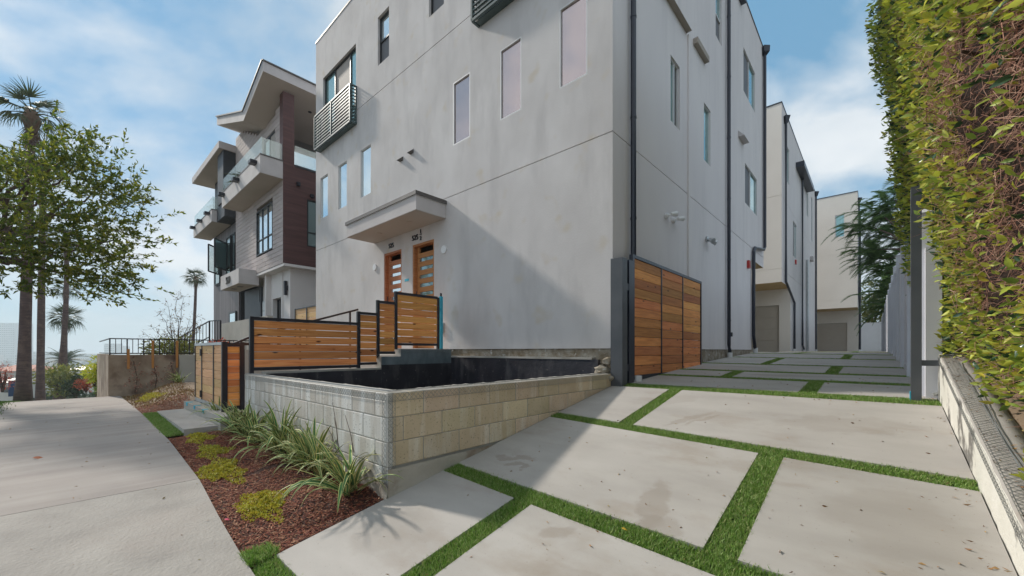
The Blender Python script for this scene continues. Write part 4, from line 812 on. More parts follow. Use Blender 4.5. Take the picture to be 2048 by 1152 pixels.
for k in range(3):
    x = -.82 + k*1.1
    MB().box(x, x+.12, 41, 41.12, -.1, 2.2).build('post', M['vinylw'], ff); MB().box(x+.12, x+1.1, 41.03, 41.07, -.05, 1.6).build('panel', M['vinylw'], ff); MB().box(x+.12, x+1.1, 41.02, 41.09, 1.6, 1.66).box(x+.12, x+1.1, 41.03, 41.07, 1.66, 2.1).box(x+.12, x+1.1, 41.02, 41.09, 2.1, 2.16).build('rail', M['vinylw'], ff)
vp = thing('vinyl_post', (.45, 5.85, -.5), 'short pale vinyl post between the dark steel post and the low wall', 'post')
MB().box(.385, .50, 5.80, 5.90, -.52, 1.05).build('post', M['vinyl'], vp)
pp = thing('pvc_pipe', (.5, 5.78, -.45), 'grey plastic pipe elbow beside the end of the low retaining wall', 'pipe')
MB().tube([(.43,5.74,-.43),(.52,5.76,-.40),(.58,5.8,-.25),(.6,5.9,.1)], .022, 8).build('pipe', M['galv'], pp)

# ------------------------------------------------------------------ neighbour house "519"
nb = thing('neighbour_house', (-21, 9, -.3), 'modern three-storey house with winged roof, plank cladding and glass balconies', 'house')
NX = -16.6
# upper storeys: plank clad front from X -23.1 to -16.6, z 3.34 to roof
def rz(X): return 10.65 + (X+22.97)/(22.97-18.7)*(9.2-10.65) if X < -18.7 else 9.2 + (X+18.7)/2.4*.85
nh = [(-20.92,-19.12,3.95,5.72), (-20.6,-18.0,6.9,9.05)]
p1, p2 = onY(513,513,FY), onY(545,402,FY); nh[0] = (p1.x, p2.x, p1.z, p2.z)
p1, p2 = onY(527,308,FY), onY(550,246,FY); nh[1] = (p1.x, p2.x, 7.1, 8.75)
mb = MB(); mb.box(-23.1, NX-.02, FY+.14, FY+.3, 3.34, 9.2); mb.build('wall', M['charcoal'], nb)
pr = .175; z = 3.35; r_ = 0
while z < 10.6:
    x = -23.1 - (r_ % 3)*.4
    while x < NX:
        xa, xb = max(x, -23.1), min(x+1.2, NX)
        segs = [(xa, xb)]
        for (a, b, e, f) in nh:
            if z+pr > e and z < f:
                ns = []
                for s0, s1 in segs:
                    if s1 <= a or s0 >= b: ns.append((s0, s1))
                    else:
                        if s0 < a: ns.append((s0, a))
                        if s1 > b: ns.append((b, s1))
                segs = ns
        for s0, s1 in segs:
            if s1-s0 > .08 and z+pr*.5 < min(rz(s0), rz(s1), rz((s0+s1)/2)): cbox('plank', s0+.004, s1-.004, FY, FY+.14, z+.004, z+pr-.004, M['plank'], nb, c=.006, jit=.002)
        x += 1.2
    z += pr; r_ += 1
window('Y', FY, *nh[0], nb, M['glassw'], M['dframe'], d=.05, fw=.05, split=nh[0][2]+.28*(nh[0][3]-nh[0][2])+.1, vsplit=(nh[0][0]+(nh[0][1]-nh[0][0])/3, nh[0][0]+2*(nh[0][1]-nh[0][0])/3), lip=.03)
window('Y', FY, *nh[1], nb, [M['glassn'], M['shade']], M['dframe'], d=.05, fw=.05, vsplit=((nh[1][0]+nh[1][1])/2,), name='sliding_door')
# maroon side wall with corner column, opening to the terrace
wz = onX(614,398,NX); wz2 = onX(614,492.5,NX)
wall('X', NX, FY-.02, 16, 3.34, 7.15, [(wz.y, wz.y+1.6, wz2.z, wz.z)], M['maroon'], nb, depth=.1)
window('X', NX, wz.y, wz.y+1.6, wz2.z, wz.z, nb, M['glassn'], M['dframe'], d=.04, fw=.05, split=wz2.z+.55*(wz.z-wz2.z)*.55)
MB().box(NX-.35, NX, FY-.02, FY+.38, 7.15, 9.85).build('corner_column', M['maroon'], nb)
MB().box(NX-.2, NX, 13, 16, 7.15, 10).build('wall', M['maroon'], nb)
MB().box(NX-.04, NX-.02, FY+.4, 12.9, 7.15, 7.95).build('terrace_glass', M['clear'], nb)
MB().box(NX-.1, NX+.02, FY+.4, 13, 7.12, 7.2).build('terrace_sill', M['charcoal'], nb)
MB().box(-23.1, NX-.3, 9.5, 9.7, 7.1, 9.2).build('terrace_back_wall', M['nwhite'], nb)
MB().box(NX-3, NX-1.4, 9.35, 9.48, 7.15, 9.0).build('terrace_door', M['glassn'], nb)
for py, px in ((368,596),(392,623)):
    q = onX(px, py, NX); MB().box(NX, NX+.1, q.y-.06, q.y+.06, q.z-.08, q.z+.05).build('side_lamp', M['black'], nb)
# winged roof (V profile) with fascia
def vroof(x0, x1, y0, y1, name='winged_roof'):
    mb = MB(); th = .36
    prof = [(x0, rz(x0)), (-18.7, 9.2), (x1, rz(x1))]
    mb.cur = 0
    for (a, za), (b, zb) in zip(prof[:-1], prof[1:]):
        mb.cur = 0; mb.poly([(a,y0,za),(b,y0,zb),(b,y0,zb+th),(a,y0,za+th)]); mb.poly([(a,y1,za),(b,y1,zb),(b,y1,zb+th),(a,y1,za+th)])
        mb.cur = 1; mb.poly([(a,y0,za),(b,y0,zb),(b,y1,zb),(a,y1,za)])
        mb.cur = 2; mb.poly([(a,y0,za+th),(b,y0,zb+th),(b,y1,zb+th),(a,y1,za+th)])
    mb.cur = 0
    for (a, za) in (prof[0], prof[-1]): mb.poly([(a,y0,za),(a,y1,za),(a,y1,za+th),(a,y0,za+th)])
    return mb.build(name, [M['fascia'], M['nsoff'], M['cap']], nb)
vroof(-22.97, -16.28, 4.67, 15.5)
MB().sqbar((-22.97,4.64,rz(-22.97)+.385),(-18.7,4.64,9.2+.385),.05).sqbar((-18.7,4.64,9.585),(-16.28,4.64,rz(-16.28)+.385),.05).sqbar((-16.26,4.64,rz(-16.28)+.385),(-16.26,15.5,rz(-16.28)+.385),.05).build('drip_edge', M['cap'], nb)
for (x, y) in ((-17.1,6.6),(-17.4,7.8)): MB().tube([(x,y,rz(x)),(x,y,rz(x)-.02)], .07, 12).build('soffit_light', M['black'], nb)
MB().box(-29.2, -23.05, 4.76, 14, 9.66, 9.98).build('flat_roof', M['fascia'], nb); MB().box(-29.15, -23.1, 4.80, 13.9, 9.652, 9.66).build('flat_roof_soffit', M['nsoff'], nb)
# left wing walls with vertical boards
lh = [(-27.6,-26.5,3.7,5.6), (-25.1,-24.3,3.6,5.9), (-23.9,-23.5,3.6,5.9)]
MB().box(-28.3, -23.11, 5.66, 13.5, -.9, 9.65).build('wall', M['charcoal'], nb)
x = -28.3
while x < -23.2:
    cbox('siding_board', x+.006, min(x+.17, -23.12)-.006, 5.60, 5.66, -.9, 6.46, M['siding'], nb, c=.006)
    x += .17
for (a, b, e, f) in lh: MB().box(a-.05, b+.05, 5.55, 5.60, e-.05, f+.05).build('window_surround', M['dframe'], nb)
for (a, b, e, f) in lh: window('Y', 5.50, a, b, e, f, nb, M['glassn'], M['dframe'], d=.02, fw=.05, split=e+.7)
for s, px0, px1 in ((0,420,440),(1,440,453)):
    z1_, z0_ = onY(px0, 490, 4.9).z, onY(px0, 535+13*(1-s), 4.9).z
ca_ = thing  # (open casement leaves, hinged out from the wall)
cs = MB().sqbar((-25.05,5.5,4.2),(-25.05,5.5,5.6),.06).sqbar((-25.05,5.5,4.2),(-24.3,4.85,4.2),.06).sqbar((-24.3,4.85,4.2),(-24.3,4.85,5.6),.06).sqbar((-24.3,4.85,5.6),(-25.05,5.5,5.6),.06).build('casement', M['dframe'], nb)
MB().extrude([(-25.05,5.5,4.25),(-24.3,4.85,4.25),(-24.3,4.85,5.55),(-25.05,5.5,5.55)], (.01,.006,0)).build('pane', M['glassn'], cs)
cs = MB().sqbar((-26.7,5.5,4.2),(-26.7,5.5,5.6),.06).sqbar((-26.7,5.5,4.2),(-25.9,4.9,4.2),.06).sqbar((-25.9,4.9,4.2),(-25.9,4.9,5.6),.06).sqbar((-25.9,4.9,5.6),(-26.7,5.5,5.6),.06).build('casement', M['dframe'], nb)
MB().extrude([(-26.7,5.5,4.25),(-25.9,4.9,4.25),(-25.9,4.9,5.55),(-26.7,5.5,5.55)], (-.01,.006,0)).build('pane', M['clear'], cs)
# balconies
def balcony(x0, x1, z0, z1, y0=4.67, yb_=FY):
    b = MB().box(x0, x1, y0, yb_-.002, z0, z1).build('balcony', M['fascia'], nb)
    MB().box(x0+.03, x1-.03, y0+.03, yb_-.004, z0-.008, z0).build('balcony_soffit', M['nsoff'], b)
    MB().box(x0-.01, x1+.01, y0-.01, y0+.12, z1, z1+.05).box(x1-.12, x1+.01, y0+.12, yb_-.003, z1, z1+.05).build('coping', M['cap'], b)
    MB().box(x0, x1, y0+.05, y0+.065, z1+.05, z1+.68).build('glass_rail', M['clear'], b); MB().box(x1-.065, x1-.05, y0+.066, yb_-.004, z1+.05, z1+.68).build('glass_rail', M['clear'], b)
    for k in range(3):
        x = x0+.25+(x1-x0-.9)*k/2; MB().box(x, x+.3, y0-.22, y0-.001, z0+.42, z0+.54).build('scupper', M['black'], b)
    return b
balcony(-22.07, NX-.005, 6.52, 7.17); balcony(-29.0, -24.6, 6.5, 7.08, y0=4.79, yb_=5.60)
MB().box(-24.6, -23.12, 5.0, 5.6, 6.5, 7.2).build('dark_bay', M['charcoal'], nb); MB().box(-24.2, -23.12, 4.95, 5.6, 7.2, 9.65).build('dark_bay', M['charcoal'], nb)
# entry canopy with number
MB().box(-22.9, -19.9, 4.8, FY+.1, 2.87, 3.50).build('entry_canopy', M['fascia'], nb); MB().box(-22.88, -19.92, 4.82, FY, 2.862, 2.87).build('canopy_soffit', M['nsoff'], nb)
for x in (-21.9, -20.9): MB().box(x-.12, x+.12, 5.0, 5.2, 2.85, 2.862).build('soffit_light', M['cap'], nb)
text('519', .46, (-21.5, 4.775, 3.02), 0, M['cap'], nb, ext=.02)
# ground floor
GFY = 5.80; GX2 = -16.95
wall('Y', GFY, -20.2, GX2, -.6, 3.33, [(-18.95,-17.95,.2,2.2)], M['nwhite'], nb, depth=.3)
window('Y', GFY, -18.95, -17.95, .2, 2.2, nb, [M['glassd'], M['glassw']], M['dframe'], d=.2, fw=.04, vsplit=(-18.4,))
wall('X', GX2, GFY, 14, -.6, 3.33, [(8.0,9.2,.9,2.4)], M['nwhite'], nb)
window('X', GX2, 8.0, 9.2, .9, 2.4, nb, M['glassd'], M['dframe'], d=.04, fw=.05)
MB().box(-23.1, NX, FY+.01, 15.5, 3.24, 3.34).build('floor_slab', M['nwhite'], nb)
MB().box(-17.75, -17.7, GFY-.03, GFY, -.6, 3.2).build('pilaster', M['nwhite'], nb); MB().box(-19.3, -19.15, GFY-.2, GFY, -.6, 3.24).build('pilaster', M['nwhite'], nb)
for px, py in ((520.5,592),(571.5,576)):
    q = onY(px, py, GFY-.06); s_ = MB().box(q.x-.06, q.x+.06, GFY-.12, GFY-.03, q.z-.28, q.z+.28).build('wall_sconce', M['black'], nb); MB().box(q.x+.06, q.x+.09, GFY-.09, GFY-.0, q.z-.1, q.z+.1).build('bracket', M['black'], s_)
MB().box(-22.6, -20.2, GFY-.1, GFY+.1, -.6, 2.86).build('entry_wall', M['charcoal'], nb)
q = onY(512, 612, GFY); mb_ = MB().box(-20.15, -19.75, GFY-.04, GFY-.001, .95, 2.2).build('mailboxes', M['galv'], nb)
for k in range(3): MB().box(-20.12, -19.78, GFY-.05, GFY-.04, 1.0+k*.4, 1.34+k*.4).build('door', M['frame'], mb_)
MB().box(-24.6, -23.6, 5.54, 5.598, -.9, 1.9).build('patio_door', M['glassw'], nb); MB().box(-24.75, -24.6, 5.53, 5.598, -.9, 2.0).box(-23.6, -23.5, 5.53, 5.598, -.9, 2.0).box(-24.6, -23.6, 5.53, 5.598, 1.9, 2.0).build('door_frame', M['dframe'], nb)
# plants on the neighbour's balcony
def rosette(name, loc, n, L, w_, m, label, cat, droop=1.0, seed=0, group=None, up=.9):
    rs = random.Random(seed); t = thing(name, loc, label, cat, group); mb = MB()
    for k in range(n):
        a = rs.uniform(0, 6.283); l = L*rs.uniform(.6, 1); el = rs.uniform(.3, 1.3); prev = []
        for j in range(6):
            s = j/5; r = l*s*math.cos(el)*(1+.3*s); z = l*s*math.sin(el)*up - droop*l*s*s*.5
            ww = w_*math.sin(math.pi*(.15+.8*s))
            c = Vector((loc[0]+math.cos(a)*r, loc[1]+math.sin(a)*r, loc[2]+z)); sd_ = Vector((-math.sin(a), math.cos(a), 0))*ww/2
            prev.append((c-sd_, c+sd_))
        for j in range(5): mb.poly([prev[j][0], prev[j][1], prev[j+1][1], prev[j+1][0]])
    mb.build('foliage', m, t); return t
q = onY(493, 322, 5.0)
rosette('balcony_plant', (-19.6, 4.98, 7.2), 40, .8, .09, M['frond'], 'green arching plant behind the glass of the middle balcony', 'plant', seed=3)
# neighbour's patio wall, rail and the rough wall
pw = thing('patio_wall', (-18, 4.2, -1), 'long smooth concrete patio wall in front of the neighbouring house', 'wall')
MB().box(-20.0, -14.2, 4.2, 4.35, -1.2, 1.12).build('wall_body', M['greyblock'], pw); MB().box(-20.0, -19.85, 4.35, 5.6, -1.2, 1.12).build('wall_body', M['greyblock'], pw)
rw = thing('rough_wall', (-14.05, 1.6, -1.1), 'stained rough concrete planter wall beside the sidewalk, capped by a black railing', 'wall')
MB().box(-14.25, -14.04, .65, 2.0, -1.35, -.10).build('wall_body', M['oldconc'], rw); MB().box(-14.04-.21, -13.9, 2.0, 4.2, -1.35, -.10).build('block_section', M['greyblock'], rw); MB().box(-20, -14.25, .65, .85, -2.2, -.10).build('wall_body', M['oldconc'], rw)
sc_ = thing('iron_railing', (-14.1, 2.2, -.1), 'low black iron railing on top of the stained concrete wall', 'railing')
y0, y1 = .68, 4.15; XR_ = -14.12
for z_ in (.31,-.06): MB().sqbar((XR_,y0,z_),(XR_,y1,z_),.026).build('rail', M['black'], sc_)
k = 0; y = y0
while y < y1: MB().sqbar((XR_,y,-.10 if k % 3 == 0 else -.06),(XR_,y,.31),.026 if k % 3 == 0 else .014).build('baluster', M['black'], sc_); y += .104; k += 1
for z_ in (.31,-.06): MB().sqbar((XR_-.02,y0,z_),(-19,y0,z_),.026).build('rail', M['black'], sc_)
sr = thing('stair_railing', (-19, 3, -.5), 'sloping black iron stair railing below the neighbouring house', 'railing')
pa, pb_ = at(357,676,17.0), at(419,642,15.6); pc, pd_ = at(441,641,15.3), at(441,690,15.3)
MB().sqbar(pa, pb_, .035).sqbar(pb_, pc, .035).build('rail', M['black'], sr); MB().sqbar(pa-Vector((0,0,.62)), pb_-Vector((0,0,.62)), .03).build('rail', M['black'], sr)
for k in range(11):
    q = pa.lerp(pb_, k/10); MB().sqbar(q, q-Vector((0,0,.62)), .02).build('baluster', M['black'], sr)
for q in (pb_, pc): MB().sqbar(q, q-Vector((0,0,1.1)), .05).build('newel', M['black'], sr)
for k in range(1, 4): q = pb_.lerp(pc, k/4); MB().sqbar(q, q-Vector((0,0,.9)), .02).build('baluster', M['black'], sr)
lf = thing('garden_fence', at(212,745,15), 'short black iron fence behind the rough wall by the yellow bush', 'fence')
q = at(203, 738, 15.2); r__ = at(217, 738, 15.2)
MB().sqbar(q, r__, .04).build('rail', M['black'], lf); MB().sqbar(q-Vector((0,0,.5)), r__-Vector((0,0,.5)), .04).build('rail', M['black'], lf)
for k in range(5): s_ = q.lerp(r__, k/4); MB().sqbar(s_, s_-Vector((0,0,.95)), .03).build('baluster', M['black'], lf)

# ------------------------------------------------------------------ vegetation
def leaves(name, C_, D, L, W, m, par=None, fold=.25, seed=1, curl=.2, fine=False):
    """C_ (n,3) bases, D (n,3) directions, L,W (n,) sizes: a folded four-face leaf each"""
    r = np.random.default_rng(seed); n = len(C_); D = D/np.linalg.norm(D, axis=1, keepdims=True)
    rv = r.normal(size=(n,3)); S = np.cross(D, rv); S /= np.linalg.norm(S, axis=1, keepdims=True); Nn = np.cross(S, D)
    L = L[:,None]; W = W[:,None]
    if fine:
        V = np.empty((n*8, 3)); V[0::8] = C_; V[1::8] = C_+D*L*.22+S*W*.36+Nn*W*fold; V[2::8] = C_+D*L*.22-S*W*.36+Nn*W*fold; V[3::8] = C_+D*L*.58+S*W*.46+Nn*W*fold*.8-Nn*L*curl*.25; V[4::8] = C_+D*L*.58-S*W*.46+Nn*W*fold*.8-Nn*L*curl*.25
        V[5::8] = C_+D*L-Nn*L*curl; V[6::8] = C_+D*L*.25; V[7::8] = C_+D*L*.62-Nn*L*curl*.3
        i = np.arange(n)[:,None]*8
        F = np.concatenate([i+f for f in ([0,1,6],[0,6,2],[6,1,3],[6,3,7],[2,6,7],[2,7,4],[7,3,5],[7,5,4])])
        return npmesh(name, V, F, m, par)
    V = np.empty((n*6, 3)); V[0::6] = C_; V[1::6] = C_+D*L*.45+S*W*.5+Nn*W*fold; V[2::6] = C_+D*L*.45-S*W*.5+Nn*W*fold; V[3::6] = C_+D*L-Nn*L*curl; V[4::6] = C_+D*L*.4; V[5::6] = C_+D*L*.72-Nn*L*curl*.3
    i = np.arange(n)[:,None]*6
    F = np.concatenate([i+[0,1,4], i+[0,4,2], i+[4,1,5], i+[4,5,2], i+[5,1,3], i+[5,3,2]])
    return npmesh(name, V, F, m, par)
def tubes_np(name, A, B, r0, m, par=None, bend=.0, seed=1):
    """many thin three-sided twigs, two segments each"""
    r = np.random.default_rng(seed); n = len(A); Mi = (A+B)/2 + r.normal(size=(n,3))*bend*np.linalg.norm(B-A, axis=1, keepdims=True)
    D = B-A; D /= np.linalg.norm(D, axis=1, keepdims=True)+1e-9; S = np.cross(D, r.normal(size=(n,3))); S /= np.linalg.norm(S, axis=1, keepdims=True)+1e-9; T_ = np.cross(D, S)
    V = np.empty((n*9, 3))
    for k in range(3):
        o_ = (S*math.cos(2.094*k) + T_*math.sin(2.094*k)); V[k::9] = A+o_*r0[:,None]; V[3+k::9] = Mi+o_*r0[:,None]*.8; V[6+k::9] = B+o_*r0[:,None]*.4
    i = np.arange(n)[:,None]*9
    F = np.concatenate([i+[a+k, a+(k+1)%3, a+3+(k+1)%3, a+3+k] for a in (0,3) for k in range(3)])
    return npmesh(name, V, F, m, par)
def branch_tree(root, target_pts, m, par, r_trunk=.12, name='branch', jitter=.1, seed=1):
    rs = random.Random(seed)
    for p in target_pts:
        a = Vector(root); b = Vector(p); n = 6; pts = []
        for k in range(n+1):
            t = k/n; q = a.lerp(b, t) + Vector((rs.uniform(-1,1), rs.uniform(-1,1), rs.uniform(-.5,1)))*jitter*(b-a).length*math.sin(math.pi*t)*.6; pts.append(q)
        MB().tube(pts, [r_trunk*(1-.85*k/n) for k in range(n+1)], 6).build(name, m, par)

# --- street tree at the left (trunk just outside the frame)
tr = at(-62, 812, 9.3)
st = thing('street_tree', (tr.x, tr.y, sw(tr.x)), 'leafy street tree whose dark green crown fills the upper left', 'tree')
MB().tube([(tr.x,tr.y,sw(tr.x)-.1),(tr.x+.03,tr.y,.0),(tr.x-.04,tr.y+.05,1.6),(tr.x,tr.y,2.6)], [.22,.17,.14,.13], 10).build('trunk', M['bark'], st, True)
def crown_targets():
    T_ = []
    for px, py, d in [(20,345,6.0),(90,325,5.7),(150,330,5.9),(200,370,5.9),(225,405,6.2),(232,480,6.3),(200,535,6.2),(205,558,6.5),(150,520,6.0),(100,470,5.6),(60,400,5.4),(20,470,5.2),(-40,380,5.6),(-60,390,6.2),(60,520,5.8),(120,415,5.3),(180,450,5.6),(-20,530,5.6),(160,300,6.4),(30,370,6.8),(200,500,6.9),(120,350,7.2),(40,430,7.4),(-40,480,7.2), (110,545,5.9)]:
        T_.append(at(px, py, d*1.42))
    return T_
CT = crown_targets(); branch_tree((tr.x,tr.y,2.2), CT, M['bark'], st, .065, seed=4)
A, B = [], []; rs = random.Random(5)
for p in CT:
    for _ in range(50):
        a = p + Vector((rs.gauss(0,.33), rs.gauss(0,.33), rs.gauss(0,.24))); d = (a-Vector((tr.x,tr.y,2.0))).normalized() + Vector((rs.gauss(0,.5), rs.gauss(0,.5), rs.gauss(-.1,.3)))
        A.append(a); B.append(a + d.normalized()*rs.uniform(.17,.48))
A = np.array([tuple(v) for v in A]); B = np.array([tuple(v) for v in B])
tag(tubes_np('twigs', A, B, np.full(len(A), .004), M['bark'], st, .1), kind='stuff')
def along(A, B, k, spread, seed):
    r = np.random.default_rng(seed); n = len(A); i = np.repeat(np.arange(n), k); t = r.uniform(.15, 1.05, len(i))[:,None]
    C_ = A[i] + (B[i]-A[i])*t; D = (B[i]-A[i]); D /= np.linalg.norm(D, axis=1, keepdims=True)+1e-9; D = D + r.normal(size=D.shape)*spread; return C_, D
C_, D = along(A, B, 10, .75, 6); n = len(C_)
tag(leaves('foliage', C_, D, rng.uniform(.08,.14,n), rng.uniform(.032,.052,n), M['tleaf'], st), kind='stuff')

# --- palms
def fan_frond_mesh(L, seed, m=None, nl=16, spread=2.6, droop=.5):
    rs = random.Random(seed); mb = MB(); st_ = L*.45
    mb.tube([(0,0,0),(st_*.5,0,.03*L),(st_,0,-.02*L)], [.025*L, .018*L, .012*L], 4)
    for k in range(nl):
        a = -spread/2 + spread*k/(nl-1) + rs.uniform(-.05,.05); l = L*.55*rs.uniform(.85,1.05)*(1-.15*abs(a)); w_ = L*.045; prev = []
        for j in range(4):
            s = j/3; r = l*s; c = Vector((st_ + math.cos(a)*r, math.sin(a)*r, -.02*L - droop*l*s*s + rs.uniform(-.01,.01)*L)); sd_ = Vector((-math.sin(a), math.cos(a), .4))*w_*.5*(1-s*.9)*(1 if j else .5); prev.append((c-sd_, c+sd_))
        for j in range(3): mb.poly([prev[j][0], prev[j][1], prev[j+1][1], prev[j+1][0]])
    me = bpy.data.meshes.new('frond'); me.from_pydata(mb.v, [], mb.f); me.materials.append(m or M['frond']); return me
ffm = [fan_frond_mesh(1, s, droop=d) for s, d in ((1,.35),(2,.6),(3,.9))]
dfm = [fan_frond_mesh(1, s, m=M['deadfrond'], droop=1.3, spread=1.6, nl=10) for s in (5,6)]
def palm(base, top, rb, rt, L, nf, label, group='palm trees down the street', seed=0, flare=1.5, skirt=6, bend=(0,0)):
    rs = random.Random(seed); t = thing('palm_tree', base, label, 'palm tree', group); base = Vector(base); top = Vector(top)
    pts = []; rr = []
    for k in range(13):
        s = k/12; q = base.lerp(top, s) + Vector((bend[0], bend[1], 0))*math.sin(math.pi*s); pts.append(q); rr.append((rb*(flare if k == 0 else 1+ (flare-1)*math.exp(-s*14)) * (1-s) + rt*s)*(1+rs.uniform(-.04,.04)))
    MB().tube(pts, rr, 10).build('trunk', M['palmbark'], t, True)
    if skirt: MB().tube([top-Vector((0,0,L*.55)), top-Vector((0,0,L*.2)), top+Vector((0,0,.1*L))], [rt*1.1, rt*2.4, rt*1.4], 8).build('crown_shaft', M['deadfrond'], t)
    for k in range(nf):
        a = k*2.399 + rs.uniform(-.2,.2); el = 1.15 - 1.75*(k/nf); o = bpy.data.objects.new('frond', ffm[k*3//nf]); COL.objects.link(o); o.parent = t; o.location = top - base
        o.rotation_euler = (rs.uniform(-.3,.3), -el, a); s = L*rs.uniform(.8,1.1); o.scale = (s,s,s)
    for k in range(skirt):
        a = rs.uniform(0,6.28); o = bpy.data.objects.new('dead_frond', dfm[k%2]); COL.objects.link(o); o.parent = t; o.location = top - base - Vector((0,0,.15*L)); o.rotation_euler = (0, R(rs.uniform(50,80)), a); s = L*rs.uniform(.5,.8); o.scale = (s,s,s)
    return t
def G2(px, py, d): p = at(px, py, d); return (p.x, p.y, min(p.z, sw(p.x)-.05))
def gbase(px, d): p = at(px, 790, d); return (p.x, p.y, gz(p.x, p.y)-.1)
palm(gbase(46,23), at(63,228,23), .27, .17, 1.95, 20, 'tallest thick-trunked palm, leftmost beside the road, crown above the street tree', seed=1, flare=1.55, skirt=10)
palm(gbase(80,33), at(86,330,33), .25, .17, 2.5, 24, 'second palm from the left, its straight trunk rising into the street tree', seed=2)
palm(gbase(108,42), at(133,480,42), .28, .17, 2.2, 22, 'leaning palm, third from the left, trunk tilting right', seed=3, bend=(-.1,.3))
palm(gbase(126,50), at(131,636,50), .22, .17, 2.2, 30, 'middle palm with full round crown in front of the leaning trunk', seed=4, skirt=8)
palm(gbase(132,70), at(132,578,70), .22, .17, 2.4, 26, 'distant palm whose crown shows just above the round middle one', seed=5, skirt=8)
palm(at(377,720,48)-Vector((0,0,3)), at(392,556,48), .20, .13, 1.5, 30, 'slim lone palm with curved trunk left of the neighbouring house', seed=6, skirt=6, bend=(.25,.1))
# date palm, feathery fronds
def feather_mesh(L, seed, m, nl=22, droop=.55, lw_=.03, ll=.24):
    rs = random.Random(seed); mb = MB(); pts = []
    for j in range(9): s = j/8; pts.append(Vector((L*s, 0, .35*L*s - droop*L*s*s*1.2)))
    mb.tube(pts, [.012*L*(1-.8*j/8) for j in range(9)], 4)
    for k in range(nl):
        s = .12+.88*k/nl; i = min(int(s*8), 7); f = s*8-i; c = pts[i].lerp(pts[i+1], f); l = L*ll*math.sin(math.pi*min(.95, .2+s*.75))
        for sd_ in (-1, 1):
            d = Vector((.55, sd_*.8, -.25+rs.uniform(-.15,.15))).normalized(); w_ = L*lw_; e_ = c+d*l; u_ = Vector((.6,-.3*sd_,.2))*w_*.5
            mb.poly([c-u_, c+u_, e_+u_*.2, e_-u_*.2])
    me = bpy.data.meshes.new('frond'); me.from_pydata(mb.v, [], mb.f); me.materials.append(m); return me
fth = [feather_mesh(1, s, M['frond'], droop=d) for s, d in ((1,.4),(2,.7))]
dpb = at(128,800,75); dpt = at(130,722,75)
dp = thing('date_palm', (dpb.x, dpb.y, dpt.z-6), 'broad dark date palm with arching feathery fronds below the tall palms', 'palm tree')
MB().tube([(dpt.x,dpt.y,dpt.z-6),(dpt.x,dpt.y,dpt.z)], [.5,.45], 10).build('trunk', M['palmbark'], dp)
for k in range(34):
    o = bpy.data.objects.new('frond', fth[k%2]); COL.objects.link(o); o.parent = dp; o.location = dpt-dp.location; o.rotation_euler = (0, -1.1+1.5*k/34, k*2.399); s = random.uniform(3.0,3.7); o.scale = (s,s,s)

def bush(name, c, rx, ry, rz_, n, L, W, m, label, cat='bush', seed=0, trunk=None, stems=30, group=None, lump=.35, kind='stuff'):
    r = np.random.default_rng(seed); t = thing(name, (c[0], c[1], (trunk if trunk is not None else c[2]-rz_)), label, cat, group)
    K = 14; cc = r.normal(size=(K,3)); cc /= np.linalg.norm(cc, axis=1, keepdims=True); cc *= r.uniform(.3,.8,(K,1)); rad = r.uniform(.3,.55,K)
    i = r.integers(0, K, n); d = r.normal(size=(n,3)); d /= np.linalg.norm(d, axis=1, keepdims=True); q = cc[i] + d*(rad[i][:,None])*r.uniform(.6,1.05,(n,1))
    P = q*np.array([rx,ry,rz_]) + np.array(c); D = d + r.normal(size=(n,3))*.5
    o = leaves('foliage', P, D, L*r.uniform(.7,1.3,n), W*r.uniform(.7,1.3,n), m, t, seed=seed)
    o['kind'] = kind
    base = Vector((c[0], c[1], trunk if trunk is not None else c[2]-rz_)); mb = MB()
    for k in range(K):
        e_ = Vector(cc[k]*np.array([rx,ry,rz_])*.9)+Vector(c); mb.tube([base, base.lerp(e_, .5)+Vector((0,0,.1*rz_)), e_], [.06*rz_, .035*rz_, .012*rz_], 5)
    mb.build('trunk' if trunk is not None else 'stems', M['bark'], t); return t
# shrubs by the rough wall and down the street
bush('yellow_bush', at(194,742,14.8), .55, .45, .60, 1300, .14, .04, M['ybright'], 'yellow-green bush just left of the rough concrete wall', seed=11, trunk=-1.7)
bush('red_bush', at(172,768,17.5), .30, .3, .38, 600, .07, .03, M['rleaf'], 'small bright red shrub beside the yellow-green bush', seed=12)
bush('green_shrub', at(206,778,14.2), .22, .2, .25, 400, .12, .025, M['turf'], 'low bright green shrub at the foot of the rough wall', seed=13)
bush('round_bush', at(125,765,40), 2.6, 2.0, 1.7, 1600, .35, .16, M['yleaf'], 'rounded olive bush behind the bases of the palms', seed=14)
bush('dark_bush', at(152,772,30), .9, .8, .9, 900, .2, .1, M['farleaf'], 'dark bush between the palms and the red shrub', seed=15)
bush('red_shrub', at(5,752,30), .9, .7, 1.2, 500, .12, .05, M['rleaf'], 'thin reddish shrub at the left edge below the street tree', seed=16)
